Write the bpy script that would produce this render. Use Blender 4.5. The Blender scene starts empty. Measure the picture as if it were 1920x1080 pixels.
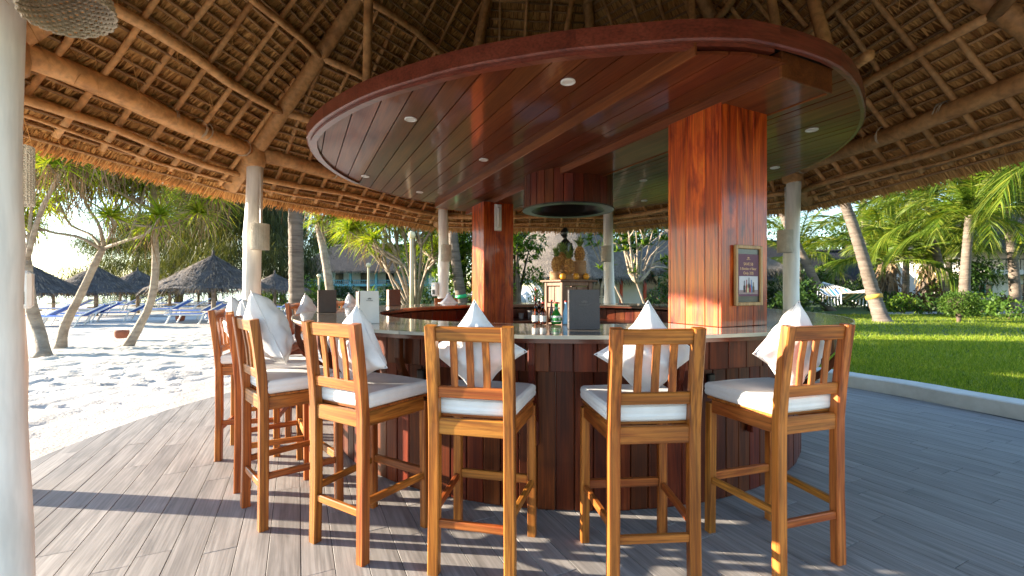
import bpy, math, random
import numpy as np
from mathutils import Vector, Matrix, noise as mnoise
PI = math.pi
rnd = random.Random(7)
nrng = np.random.default_rng(11)
scene = bpy.context.scene
COL = scene.collection

# ------------------------------------------------------------------ camera, sky, sun, exposure
CAM_H, FPX = 1.32, 830.0                       # eye height (m), focal length in px of the 1920 wide frame
cam_d = bpy.data.cameras.new('camera'); cam = bpy.data.objects.new('camera', cam_d); COL.objects.link(cam)
cam.location = (0, 0, CAM_H); cam.rotation_euler = (PI/2, 0, 0)
cam_d.sensor_width = 36; cam_d.lens = 36*FPX/1920; cam_d.clip_start = .05; cam_d.clip_end = 12000
cam_d.dof.use_dof = True; cam_d.dof.focus_distance = 2.7; cam_d.dof.aperture_fstop = 4.5
scene.camera = cam
SUN_EL, SUN_AZ = math.radians(13), math.radians(-84.0)   # azimuth from +Y towards +X
world = bpy.data.worlds.new('World'); scene.world = world; world.use_nodes = True
wn = world.node_tree.nodes; wl = world.node_tree.links
bg = wn['Background']; sky = wn.new('ShaderNodeTexSky'); sky.sky_type = 'NISHITA'; sky.sun_disc = False
sky.sun_elevation = SUN_EL; sky.sun_rotation = SUN_AZ; sky.altitude = 0; sky.air_density = 1.0; sky.dust_density = .25; sky.ozone_density = 2.0
wl.new(sky.outputs[0], bg.inputs[0]); bg.inputs[1].default_value = .12
sun_d = bpy.data.lights.new('sun', 'SUN'); sun_d.energy = 5.0; sun_d.angle = math.radians(.6); sun_d.color = (1, .87, .69)
sun = bpy.data.objects.new('sun', sun_d); COL.objects.link(sun)
to_sun = Vector((math.sin(SUN_AZ)*math.cos(SUN_EL), math.cos(SUN_AZ)*math.cos(SUN_EL), math.sin(SUN_EL)))
sun.rotation_euler = (-to_sun).to_track_quat('-Z', 'Y').to_euler(); sun.location = to_sun*60
scene.view_settings.view_transform = 'Standard'; scene.view_settings.look = 'None'
scene.view_settings.exposure = 2.35; scene.view_settings.gamma = 1.0
scene.cycles.use_denoising = True
scene.cycles.max_bounces = 8; scene.cycles.diffuse_bounces = 5; scene.cycles.transparent_max_bounces = 6
scene.cycles.caustics_reflective = False; scene.cycles.caustics_refractive = False
scene.cycles.sample_clamp_indirect = 6

def at(px, py, Y):                               # photograph pixel + distance -> point
    return Vector(((px-960)/FPX*Y, Y, CAM_H-(py-540)/FPX*Y))
def ground(px, py):
    Y = CAM_H*FPX/(py-540); return Vector(((px-960)/FPX*Y, Y, 0))

# ------------------------------------------------------------------ mesh helpers
def link(o, parent=None):
    COL.objects.link(o)
    if parent is not None: o.parent = parent
    return o
def tag(o, label=None, cat=None, group=None, kind=None):
    if label: o['label'] = label
    if cat: o['category'] = cat
    if group: o['group'] = group
    if kind: o['kind'] = kind
    return o
def thing(name, label, cat, loc=(0, 0, 0), rz=0, group=None):
    o = bpy.data.objects.new(name, None); o.empty_display_size = .1; COL.objects.link(o)
    o.location = loc; o.rotation_euler = (0, 0, rz)
    return tag(o, label, cat, group)
def copy_tree(o, parent=None):
    c = o.copy(); COL.objects.link(c); c.parent = parent
    for ch in list(o.children): copy_tree(ch, c)
    return c
def np_mesh(name, V, F):
    V = np.asarray(V, dtype=np.float32); F = np.asarray(F, dtype=np.int32)
    me = bpy.data.meshes.new(name); k = F.shape[1]
    me.vertices.add(len(V)); me.vertices.foreach_set('co', V.ravel())
    me.loops.add(F.size); me.loops.foreach_set('vertex_index', F.ravel())
    me.polygons.add(len(F)); me.polygons.foreach_set('loop_start', np.arange(0, F.size, k, dtype=np.int32))
    me.update(calc_edges=True); return me
class MB:
    def __init__(s): s.v = []; s.f = []
    def add(s, V, F):
        n = len(s.v); s.v += [tuple(p) for p in V]; s.f += [tuple(i+n for i in f) for f in F]; return s
    def cbox(s, c, size, ch=.003, R=None):        # box with chamfered edges
        hx, hy, hz = size[0]/2, size[1]/2, size[2]/2; ch = min(ch, hx*.45, hy*.45, hz*.45)
        V = []; idx = {}
        for sx in (-1, 1):
            for sy in (-1, 1):
                for sz in (-1, 1):
                    for a in range(3):
                        p = [sx*hx, sy*hy, sz*hz]
                        for b in range(3):
                            if b != a: p[b] -= (sx, sy, sz)[b]*ch
                        idx[(sx, sy, sz, a)] = len(V); V.append(p)
        F = []
        for a in range(3):
            b, d = (a+1) % 3, (a+2) % 3
            for sg in (-1, 1):
                q = []
                for u, w in ((-1, -1), (1, -1), (1, 1), (-1, 1)):
                    k = [0, 0, 0]; k[a] = sg; k[b] = u; k[d] = w; q.append(idx[(*k, a)])
                F.append(q if sg > 0 else q[::-1])
            for u in (-1, 1):
                for w in (-1, 1):                 # edge along a
                    k0 = [0]*3; k0[a] = -1; k0[b] = u; k0[d] = w; k1 = list(k0); k1[a] = 1
                    q = [idx[(*k0, b)], idx[(*k1, b)], idx[(*k1, d)], idx[(*k0, d)]]
                    F.append(q if u*w < 0 else q[::-1])
        for sx in (-1, 1):
            for sy in (-1, 1):
                for sz in (-1, 1):
                    t = [idx[(sx, sy, sz, a)] for a in range(3)]
                    F.append(t if sx*sy*sz > 0 else t[::-1])
        V = [Vector(p) for p in V]
        if R is not None: V = [R @ p for p in V]
        c = Vector(c); return s.add([p+c for p in V], F)
    def rings(s, rings, closed=False, caps=True):   # list of equal loops
        n = len(rings[0]); V = [p for r in rings for p in r]; F = []
        m = len(rings)
        for i in range(m if closed else m-1):
            a, b = i*n, ((i+1) % m)*n
            for j in range(n):
                k = (j+1) % n; F.append((a+j, a+k, b+k, b+j))
        if caps and not closed:
            F.append(tuple(range(n))[::-1]); F.append(tuple(range((m-1)*n, m*n)))
        return s.add(V, F)
    def tube(s, pts, rad, n=8, caps=True, squash=1.0):
        pts = [Vector(p) for p in pts]; m = len(pts)
        if not hasattr(rad, '__len__'): rad = [rad]*m
        t0 = (pts[1]-pts[0]).normalized(); ref = Vector((0, 0, 1)) if abs(t0.z) < .9 else Vector((1, 0, 0))
        u = t0.cross(ref).normalized(); out = []
        for i in range(m):
            t = (pts[min(i+1, m-1)]-pts[max(i-1, 0)]).normalized()
            u = (u-t*u.dot(t)).normalized(); w = t.cross(u)
            out.append([pts[i]+(u*math.cos(a)+w*math.sin(a)*squash)*rad[i] for a in [2*PI*j/n for j in range(n)]])
        return s.rings(out, caps=caps)
    def bar(s, pts, w, d, ch=.004, side=(1, 0, 0)):  # rectangular section along a path
        pts = [Vector(p) for p in pts]; m = len(pts); side = Vector(side); out = []
        for i in range(m):
            t = (pts[min(i+1, m-1)]-pts[max(i-1, 0)]).normalized()
            u = (side-t*side.dot(t)).normalized(); q = t.cross(u); a, b = w/2, d/2
            sec = [(a, -b+ch), (a, b-ch), (a-ch, b), (-a+ch, b), (-a, b-ch), (-a, -b+ch), (-a+ch, -b), (a-ch, -b)]
            out.append([pts[i]+u*x+q*y for x, y in sec])
        return s.rings(out)
    def lathe(s, prof, n=24, c=(0, 0, 0), caps=True, jit=0):
        c = Vector(c)
        R = [[c+Vector((r*math.cos(a)*(1+jit*rnd.uniform(-1, 1)), r*math.sin(a), z)) for a in [2*PI*j/n for j in range(n)]] for r, z in prof]
        return s.rings(R, caps=caps)
    def prism(s, poly, z0, z1):
        n = len(poly); V = [(x, y, z0) for x, y in poly]+[(x, y, z1) for x, y in poly]
        F = [tuple(range(n))[::-1], tuple(range(n, 2*n))]+[(j, (j+1) % n, n+(j+1) % n, n+j) for j in range(n)]
        return s.add(V, F)
    def arcbox(s, r0, r1, z0, z1, a0, a1, n, c=(0, 0)):   # piece of a ring
        R = []
        for i in range(n+1):
            a = a0+(a1-a0)*i/n; ca, sa = math.cos(a), math.sin(a)
            R.append([(c[0]+r*ca, c[1]+r*sa, z) for r, z in ((r0, z0), (r1, z0), (r1, z1), (r0, z1))])
        return s.rings(R, caps=(abs(a1-a0) < 2*PI-1e-4))
    def mesh(s, name, mat=None, smooth=False, off=None):
        me = bpy.data.meshes.new(name); V = s.v
        if off is not None: V = [(x-off[0], y-off[1], z-off[2]) for x, y, z in V]
        me.from_pydata(V, [], s.f)
        if smooth: me.polygons.foreach_set('use_smooth', [True]*len(me.polygons))
        if mat: me.materials.append(mat)
        me.update(); return me
    def build(s, name, mat, parent=None, smooth=False, world=False):
        off = None
        if world and parent is not None:
            off = Vector(parent.location); q = parent.parent
            while q is not None: off = off+Vector(q.location); q = q.parent
        return link(bpy.data.objects.new(name, s.mesh(name, mat, smooth, off)), parent)
def npobj(name, V, F, mat, parent=None, smooth=False, off=None):
    V = np.asarray(V, dtype=np.float32)
    if off is not None: V = V-np.asarray(off, dtype=np.float32)
    me = np_mesh(name, V, F); me.materials.append(mat)
    if smooth: me.polygons.foreach_set('use_smooth', [True]*len(me.polygons))
    return link(bpy.data.objects.new(name, me), parent)
def join_np(parts):
    V = []; F = []; n = 0
    for v, f in parts: V.append(v); F.append(f+n); n += len(v)
    return np.concatenate(V), np.concatenate(F)
def unit(a): return a/np.maximum(np.linalg.norm(a, axis=-1, keepdims=True), 1e-9)
def strips(base, d, side, L, W, droop, seg=2, tip=.1, belly=False):
    """many tapering leaf strips -> V, F(quads)"""
    N = len(base); T = np.linspace(0, 1, seg+1); V = np.zeros((N, seg+1, 2, 3), np.float32)
    L = np.broadcast_to(L, N)[:, None]; W = np.broadcast_to(W, N)[:, None]; droop = np.broadcast_to(droop, N)[:, None]
    for i, t in enumerate(T):
        p = base+d*L*t; p = p+np.array([0, 0, -1.0])*droop*L*t*t
        w = (math.sin(PI*(.15+.85*t))*1.0+.05 if belly else 1-(1-tip)*t)
        V[:, i, 0] = p-side*W*w/2; V[:, i, 1] = p+side*W*w/2
    o = np.arange(N)[:, None]*(2*(seg+1)); F = []
    for i in range(seg): F.append(np.stack([o[:, 0]+2*i, o[:, 0]+2*i+1, o[:, 0]+2*i+3, o[:, 0]+2*i+2], 1))
    return V.reshape(-1, 3), np.concatenate(F)
def rand_dirs(N, zlo=-1, zhi=1):
    z = nrng.uniform(zlo, zhi, N); a = nrng.uniform(0, 2*PI, N); r = np.sqrt(np.maximum(0, 1-z*z))
    return np.stack([r*np.cos(a), r*np.sin(a), z], 1)
def perp(d):
    ref = np.where(np.abs(d[:, 2:3]) < .9, np.array([[0, 0, 1.0]]), np.array([[1.0, 0, 0]]))
    return unit(np.cross(d, ref))
def clip_half(poly, n, c):                        # keep n.p <= c
    out = []
    for i in range(len(poly)):
        a, b = poly[i], poly[(i+1) % len(poly)]; da = n[0]*a[0]+n[1]*a[1]-c; db = n[0]*b[0]+n[1]*b[1]-c
        if da <= 0: out.append(a)
        if da*db < 0:
            t = da/(da-db); out.append((a[0]+(b[0]-a[0])*t, a[1]+(b[1]-a[1])*t))
    return out
def in_view(p, m=0):
    p = Vector(p)
    if p.y < .3: return False
    x = 960+p.x/p.y*FPX; y = 540-(p.z-CAM_H)/p.y*FPX
    return -m < x < 1920+m and -m < y < 1080+m

# ------------------------------------------------------------------ materials
def nm(name):
    m = bpy.data.materials.new(name); m.use_nodes = True; nt = m.node_tree
    return m, nt, nt.nodes, nt.links, nt.nodes['Principled BSDF']
def ramp_node(N, cols):
    r = N.new('ShaderNodeValToRGB'); e = r.color_ramp.elements
    k = len(cols)
    while len(e) < k: e.new(.5)
    for i, c in enumerate(cols):
        pos, rgb = (c if isinstance(c[1], (tuple, list)) else (.25+.5*i/max(1, k-1), c))
        e[i].position = pos; e[i].color = (*rgb, 1)
    return r
def mat(name, cols, scale=4, stretch=(1, 1, 1), rough=.6, bump=.15, bscale=None, coat=0, coat_rough=.1, detail=5, dist=0, vary=.12,
        streak=None, spec=.5, offset=True, metallic=0, rough2=None, bstretch=None, bdist=.01, hue=0, tone=False):
    m, nt, N, L, B = nm(name)
    tc = N.new('ShaderNodeTexCoord'); src = tc.outputs['Object']; oi = N.new('ShaderNodeObjectInfo')
    if offset:
        vm = N.new('ShaderNodeVectorMath'); vm.operation = 'MULTIPLY_ADD'; L.new(oi.outputs['Random'], vm.inputs[0])
        vm.inputs[1].default_value = (37, 53, 71); L.new(src, vm.inputs[2]); src = vm.outputs[0]
    mp = N.new('ShaderNodeMapping'); mp.inputs['Scale'].default_value = stretch; L.new(src, mp.inputs[0])
    nz = N.new('ShaderNodeTexNoise'); nz.inputs['Scale'].default_value = scale; nz.inputs['Detail'].default_value = detail
    nz.inputs['Roughness'].default_value = .6; nz.inputs['Distortion'].default_value = dist; L.new(mp.outputs[0], nz.inputs[0])
    if len(cols) == 1: cols = [tuple(c*.86 for c in cols[0]), tuple(min(1, c*1.1) for c in cols[0])]
    rp = ramp_node(N, cols); L.new(nz.outputs[0], rp.inputs[0]); col = rp.outputs[0]
    if streak:                                    # (scale, stretch, darkest factor)
        mp2 = N.new('ShaderNodeMapping'); mp2.inputs['Scale'].default_value = streak[1]; L.new(src, mp2.inputs[0])
        n2 = N.new('ShaderNodeTexNoise'); n2.inputs['Scale'].default_value = streak[0]; n2.inputs['Detail'].default_value = 3; L.new(mp2.outputs[0], n2.inputs[0])
        r2 = ramp_node(N, [(.35, (streak[2],)*3), (.6, (1, 1, 1))]); L.new(n2.outputs[0], r2.inputs[0])
        mx = N.new('ShaderNodeMix'); mx.data_type = 'RGBA'; mx.blend_type = 'MULTIPLY'; mx.inputs[0].default_value = 1
        L.new(col, mx.inputs[6]); L.new(r2.outputs[0], mx.inputs[7]); col = mx.outputs[2]
    if vary:
        hs = N.new('ShaderNodeHueSaturation'); mr = N.new('ShaderNodeMapRange'); L.new(oi.outputs['Random'], mr.inputs[0])
        mr.inputs[3].default_value = 1-vary; mr.inputs[4].default_value = 1+vary; L.new(mr.outputs[0], hs.inputs['Value'])
        if hue:
            m3 = N.new('ShaderNodeMath'); m3.operation = 'FRACT'; m4 = N.new('ShaderNodeMath'); m4.operation = 'MULTIPLY'; m4.inputs[1].default_value = 17.3
            L.new(oi.outputs['Random'], m4.inputs[0]); L.new(m4.outputs[0], m3.inputs[0]); m5 = N.new('ShaderNodeMapRange'); L.new(m3.outputs[0], m5.inputs[0])
            m5.inputs[3].default_value = .5-hue; m5.inputs[4].default_value = .5+hue; L.new(m5.outputs[0], hs.inputs['Hue'])
        L.new(col, hs.inputs['Color']); col = hs.outputs[0]
    if tone:
        tm = N.new('ShaderNodeMix'); tm.data_type = 'RGBA'; tm.blend_type = 'MULTIPLY'; tm.inputs[0].default_value = 1; L.new(col, tm.inputs[6]); L.new(oi.outputs['Color'], tm.inputs[7]); col = tm.outputs[2]
    L.new(col, B.inputs['Base Color'])
    if rough2 is not None:
        mr2 = N.new('ShaderNodeMapRange'); L.new(nz.outputs[0], mr2.inputs[0]); mr2.inputs[1].default_value = .3; mr2.inputs[2].default_value = .7
        mr2.inputs[3].default_value = rough; mr2.inputs[4].default_value = rough2; L.new(mr2.outputs[0], B.inputs['Roughness'])
    else: B.inputs['Roughness'].default_value = rough
    B.inputs['Specular IOR Level'].default_value = spec; B.inputs['Metallic'].default_value = metallic
    B.inputs['Coat Weight'].default_value = coat; B.inputs['Coat Roughness'].default_value = coat_rough
    if bump:
        nb = nz
        if bscale:
            nb = N.new('ShaderNodeTexNoise'); nb.inputs['Scale'].default_value = bscale; nb.inputs['Detail'].default_value = 4
            mb = N.new('ShaderNodeMapping'); mb.inputs['Scale'].default_value = bstretch or stretch; L.new(src, mb.inputs[0]); L.new(mb.outputs[0], nb.inputs[0])
        bp = N.new('ShaderNodeBump'); bp.inputs['Strength'].default_value = bump; bp.inputs['Distance'].default_value = bdist
        L.new(nb.outputs[0], bp.inputs['Height']); L.new(bp.outputs[0], B.inputs['Normal'])
    return m
def leafmat(name, cols, trans=.35, rough=.45, tcol=None):
    m, nt, N, L, B = nm(name); ge = N.new('ShaderNodeNewGeometry')
    rp = ramp_node(N, [(i/max(1, len(cols)-1), c) for i, c in enumerate(cols)]); L.new(ge.outputs['Random Per Island'], rp.inputs[0])
    L.new(rp.outputs[0], B.inputs['Base Color']); B.inputs['Roughness'].default_value = rough; B.inputs['Specular IOR Level'].default_value = .22
    if trans:
        tr = N.new('ShaderNodeBsdfTranslucent'); mx = N.new('ShaderNodeMixShader'); mx.inputs[0].default_value = trans
        gm = N.new('ShaderNodeMix'); gm.data_type = 'RGBA'; gm.blend_type = 'MULTIPLY'; gm.inputs[0].default_value = 1
        L.new(rp.outputs[0], gm.inputs[6]); gm.inputs[7].default_value = (*(tcol or (1.6, 1.5, .6)), 1); L.new(gm.outputs[2], tr.inputs[0])
        L.new(B.outputs[0], mx.inputs[1]); L.new(tr.outputs[0], mx.inputs[2]); L.new(mx.outputs[0], N['Material Output'].inputs[0])
    return m
def wood(name, cols, axis, rough=.45, coat=0, across=16, along=1.3, vary=.14, dist=1.2, dark=.6, bump=.12, coat_rough=.12, spec=.5, hue=0, rough2=None, tone=False):
    st = [across]*3; st[axis] = along; s2 = [90]*3; s2[axis] = 2.0
    return mat(name, cols, 1.0, tuple(st), rough, bump, 1.0, coat, coat_rough, 5, dist, vary, (1.0, tuple(s2), dark), spec, bstretch=tuple(s2), bdist=.004, hue=hue, rough2=rough2, tone=tone)
TEAK = [(.22, (.12, .024, .005)), (.42, (.31, .082, .013)), (.58, (.47, .155, .027)), (.8, (.23, .050, .009))]
M = {}
for i, a in enumerate('xyz'): M['teak_'+a] = wood('teak_'+a, TEAK, i, .42, coat=.12, coat_rough=.25, across=13, vary=.13, dark=.5, hue=.010, spec=.3, tone=True)
RED = [(.25, (.042, .006, .002)), (.5, (.11, .019, .004)), (.7, (.175, .036, .008))]
M['panel'] = wood('varnished_panel', RED, 2, .42, coat=.08, coat_rough=.2, spec=.25, across=9, vary=.28, dark=.6, hue=.01)
M['panel_top'] = wood('varnished_rail', RED, 0, .3, coat=.5, coat_rough=.12, across=9, vary=.1, dark=.65)
LACQ = [(.25, (.095, .020, .006)), (.5, (.17, .042, .012)), (.75, (.24, .070, .020))]
M['lacquer'] = wood('lacquered_plank', LACQ, 1, .5, coat=.36, coat_rough=.09, spec=.25, across=7, along=.7, vary=.2, dark=.72, bump=.10, hue=.008)
M['fascia'] = wood('lacquered_fascia', [(.25, (.10, .02, .012)), (.5, (.19, .04, .022)), (.75, (.24, .06, .035))], 0, .4, coat=.6, coat_rough=.2, across=6, vary=.12)
M['pillar'] = wood('orange_stained_pine', [(.28, (.07, .006, .002)), (.42, (.30, .032, .004)), (.56, (.54, .085, .008)), (.75, (.64, .16, .015))], 2, .35, coat=.3, coat_rough=.10, across=4.5, along=.9, vary=.18, dist=3.2, dark=.5, rough2=.5, spec=.25)
M['pole'] = mat('peeled_pole', [(.25, (.36, .155, .048)), (.5, (.64, .335, .125)), (.75, (.74, .43, .19))], 4, (1, 1, 1), .6, .25, 30, detail=7, vary=.16, dist=.4, streak=(22, (1, 1, 1), .72))
M['white_post'] = mat('limewashed_post', [(.3, (.72, .69, .63)), (.5, (.84, .80, .74)), (.8, (.86, .83, .77))], 3, (1, 1, .35), .6, .5, 9, vary=.03, dist=.6, streak=(3, (7, 7, .9), .82))
M['white_cloth'] = mat('white_cotton', [(.72, .72, .73)], 9, rough=.85, bump=.25, bscale=16, vary=.03, bdist=.008)
M['white_vinyl'] = mat('white_vinyl', [(.74, .74, .73)], 6, rough=.5, bump=.1, bscale=9, vary=.03)
M['dark'] = mat('dark_void', [(.012, .009, .007)], rough=.8, bump=0, vary=0)
M['white_plastic'] = mat('white_plastic', [(.75, .75, .73)], rough=.35, bump=0, vary=.02)
M['black'] = mat('black_gloss', [(.012, .011, .01)], 20, rough=.3, bump=.1, vary=0)
M['chrome'] = mat('steel', [(.5, .5, .5)], 20, rough=.25, bump=0, metallic=1, vary=0)
def glassmat(name, col, rough=.02):
    m, nt, N, L, B = nm(name); B.inputs['Base Color'].default_value = (*col, 1); B.inputs['Transmission Weight'].default_value = 1
    B.inputs['Roughness'].default_value = rough; B.inputs['IOR'].default_value = 1.45; return m
# ------------------------------------------------------------------ plan of the place
BAR = Vector((.48, 4.87, 0)); DECK_C = (.4, 4.4); TH = math.radians(25.8)
D2 = Vector((math.cos(TH), math.sin(TH), 0)); D1 = Vector((-math.sin(TH), math.cos(TH), 0))
_dk = [(-180, 4.15), (-135, 4.35), (-90, 5.1), (-45, 5.25), (-20, 4.98), (-3, 4.75), (10, 4.5), (22, 4.34), (45, 4.22), (90, 4.15), (180, 4.15)]
def deck_r(a):
    a = (math.degrees(a)+180) % 360-180
    for (a0, r0), (a1, r1) in zip(_dk, _dk[1:]):
        if a0 <= a <= a1: t = (a-a0)/(a1-a0); t = t*t*(3-2*t); return r0+(r1-r0)*t
    return 4.15
def deck_dist(x, y):
    dx, dy = x-DECK_C[0], y-DECK_C[1]; return math.hypot(dx, dy)-deck_r(math.atan2(dy, dx))
deck_poly = [(DECK_C[0]+deck_r(a)*math.cos(a), DECK_C[1]+deck_r(a)*math.sin(a)) for a in [2*PI*i/120 for i in range(120)]]

# ------------------------------------------------------------------ sand, sea, lawn, deck
def axis(stops):
    out = []
    for (a, b, st) in stops: out += list(np.arange(a, b, st))
    return np.array(out+[stops[-1][1]])
gx = axis([(-6000, -1000, 1000), (-1000, -120, 110), (-120, -30, 5), (-30, -14, .5), (-14, -9, .11), (-9, -3.2, .065), (-3.2, 6, .6), (6, 30, 4), (30, 120, 15), (120, 1000, 220), (1000, 6001, 1000)])
gy = axis([(-3000, -100, 580), (-100, -4, 12), (-4, 2, 1), (2, 7.5, .065), (7.5, 14, .10), (14, 30, .5), (30, 120, 6), (120, 1000, 110), (1000, 9001, 1000)])
X, Y = np.meshgrid(gx, gy); Z = np.zeros_like(X)
def vnoise(x, y, s, seed):
    x = x*s+seed*13.7; y = y*s+seed*7.1; xi = np.floor(x).astype(int); yi = np.floor(y).astype(int); fx = x-xi; fy = y-yi
    def h(i, j): 
        k = np.sin(i*127.1+j*311.7+seed*74.7)*43758.5453; return k-np.floor(k)
    fx = fx*fx*(3-2*fx); fy = fy*fy*(3-2*fy)
    return (h(xi, yi)*(1-fx)+h(xi+1, yi)*fx)*(1-fy)+(h(xi, yi+1)*(1-fx)+h(xi+1, yi+1)*fx)*fy
near = np.clip((34-np.abs(Y-8))/26, 0, 1)*np.clip((X+32)/16, 0, 1)
Z = near*.42*(.06*(1-np.abs(2*vnoise(X, Y, 3.3, 1)-1))**1.5+.055*(1-np.abs(2*vnoise(X, Y, 6.3, 2)-1))*vnoise(X, Y, 2.1, 6)*1.6+.016*vnoise(X, Y, 12., 3))+.10*(vnoise(X, Y, .35, 4)-.5)*np.clip((X+40)/20, 0, 1)
fr = np.random.default_rng(5)
for k in range(1200):                           # footprints
    fx, fy = fr.uniform(-13.5, -3.6), fr.uniform(2.2, 14); an = fr.choice([fr.normal(1.3, .4), fr.normal(-.2, .5)]); ax = fr.uniform(.10, .15); ay = ax*fr.uniform(.42, .6); dp = fr.uniform(.014, .032)
    i0, i1 = np.searchsorted(gx, [fx-.32, fx+.32]); j0, j1 = np.searchsorted(gy, [fy-.32, fy+.32])
    if i1-i0 < 2 or j1-j0 < 2: continue
    xx, yy = X[j0:j1, i0:i1]-fx, Y[j0:j1, i0:i1]-fy; uu = (xx*math.cos(an)+yy*math.sin(an))/ax; vv = (-xx*math.sin(an)+yy*math.cos(an))/ay; rr = np.sqrt(uu*uu+vv*vv)
    Z[j0:j1, i0:i1] += -dp*np.clip(1.15-rr, 0, 1)**.7+dp*.6*np.exp(-((rr-1.35)/.28)**2)
dd = np.vectorize(deck_dist)(X, Y); Z = np.where(dd < 1.2, Z*np.clip(dd/1.2, 0, 1)**.7-.012, Z-.012)
Z = np.where(dd < -.12, -.12, Z); Z = np.where((X > -1.5) & (dd > -.3), -.12, Z)
ny, nx = X.shape; V = np.stack([X, Y, Z], -1).reshape(-1, 3); I = np.arange(nx*ny).reshape(ny, nx)
F = np.stack([I[:-1, :-1], I[:-1, 1:], I[1:, 1:], I[1:, :-1]], -1).reshape(-1, 4)
M['sand'] = mat('white_coral_sand', [(.25, (.50, .45, .39)), (.5, (.60, .555, .49)), (.75, (.67, .625, .565))], 1.4, rough=.9, bump=.5, bscale=38, vary=0, offset=False, spec=.2, bdist=.02)
tag(npobj('sand', V, F, M['sand'], smooth=True), kind='structure')
M['sea'] = mat('sea_water', [(.05, .20, .24)], .2, rough=.12, bump=.4, bscale=.8, vary=0, offset=False, bdist=.3)
mb = MB(); mb.add([(-6000, 36, .03), (-31, 36, .03), (-26, 44, .03), (-18, 70, .03), (200, 9000, .03), (-6000, 9000, .03)], [tuple(range(6))[::-1]])
mb.f = [tuple(range(6))]; s = mb.build('sea', M['sea']); s.data.flip_normals() if s.data.polygons[0].normal.z < 0 else None
tag(s, kind='structure')

M['lawn'] = mat('lawn_ground', [(.3, (.035, .07, .012)), (.7, (.075, .125, .022))], 3, rough=.9, bump=.4, bscale=30, vary=0, offset=False)
Rg = [.30, .5, 1, 2, 4, 8, 14, 24, 40, 70]; A = [math.radians(a) for a in np.linspace(-80, 118, 80)]
V = []; 
for r in Rg:
    for a in A: R = deck_r(a)+r; V.append((DECK_C[0]+R*math.cos(a), DECK_C[1]+R*math.sin(a), .105+(.02*math.sin(3*R*math.cos(a)+2*R*math.sin(a)) if r > .5 else 0)))
k = len(A); F = [(i*k+j, (i+1)*k+j, (i+1)*k+j+1, i*k+j+1) for i in range(len(Rg)-1) for j in range(k-1)]
tag(npobj('lawn', V, np.array(F), M['lawn'], smooth=True), kind='structure')
# grass blades
def in_lawn(x, y):
    a = math.degrees(math.atan2(y-DECK_C[1], x-DECK_C[0])); return -78 < a < 100 and deck_dist(x, y) > .31
P = []
for (x0, x1, y0, y1, n) in ((4.4, 10.5, 4.2, 7.5, 34000), (4.2, 14, 7.5, 11, 30000), (5, 24, 11, 20, 34000)):
    q = np.stack([nrng.uniform(x0, x1, n*2), nrng.uniform(y0, y1, n*2)], 1)
    keep = [in_lawn(a, b) and a/b < 1.22 for a, b in q]; q = q[np.array(keep)][:n]; P.append((q, y0))
parts = []
for q, y0 in P:
    n = len(q); b = np.concatenate([q, np.full((n, 1), .1)], 1); d = unit(np.stack([nrng.normal(0, .45, n), nrng.normal(0, .45, n), np.ones(n)], 1))
    sd = rand_dirs(n, -.05, .05); parts.append(strips(b, d, sd, nrng.uniform(.035, .085, n)*(1+y0/14), .006*(1+y0/5), .25, 1, .1))
ea = np.radians(nrng.uniform(-25, 60, 5200)); er = np.array([deck_r(a) for a in ea])+.32+np.abs(nrng.normal(0, .10, 5200)); n = 5200
b = np.stack([DECK_C[0]+er*np.cos(ea), DECK_C[1]+er*np.sin(ea), np.full(n, .1)], 1); d = unit(np.stack([nrng.normal(-.15, .5, n), nrng.normal(0, .5, n), np.ones(n)], 1)); parts.append(strips(b, d, rand_dirs(n, -.05, .05), nrng.uniform(.08, .2, n), .008, .5, 2, .1))
V, F = join_np(parts)
M['grass'] = leafmat('grass_blade', [(.07, .125, .008), (.15, .23, .014), (.25, .32, .022), (.36, .37, .06)], .4)
tag(npobj('grass', V, F, M['grass']), 'short bright green grass growing all over the lawn', 'grass', kind='stuff')

M['kerb'] = mat('kerb_concrete', [(.3, (.58, .54, .47)), (.7, (.70, .66, .59))], 6, rough=.85, bump=.3, bscale=30, vary=.04)
mb = MB(); R = []
for a in [math.radians(v) for v in np.linspace(-80, 118, 90)]:
    r = deck_r(a); ca, sa = math.cos(a), math.sin(a); R.append([(DECK_C[0]+q*ca, DECK_C[1]+q*sa, z) for q, z in ((r+.005, -.02), (r+.32, -.02), (r+.32, .145), (r+.305, .155), (r+.025, .155), (r+.008, .143))])
tag(mb.rings(R).build('kerb', M['kerb'], smooth=False), kind='structure')

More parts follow.
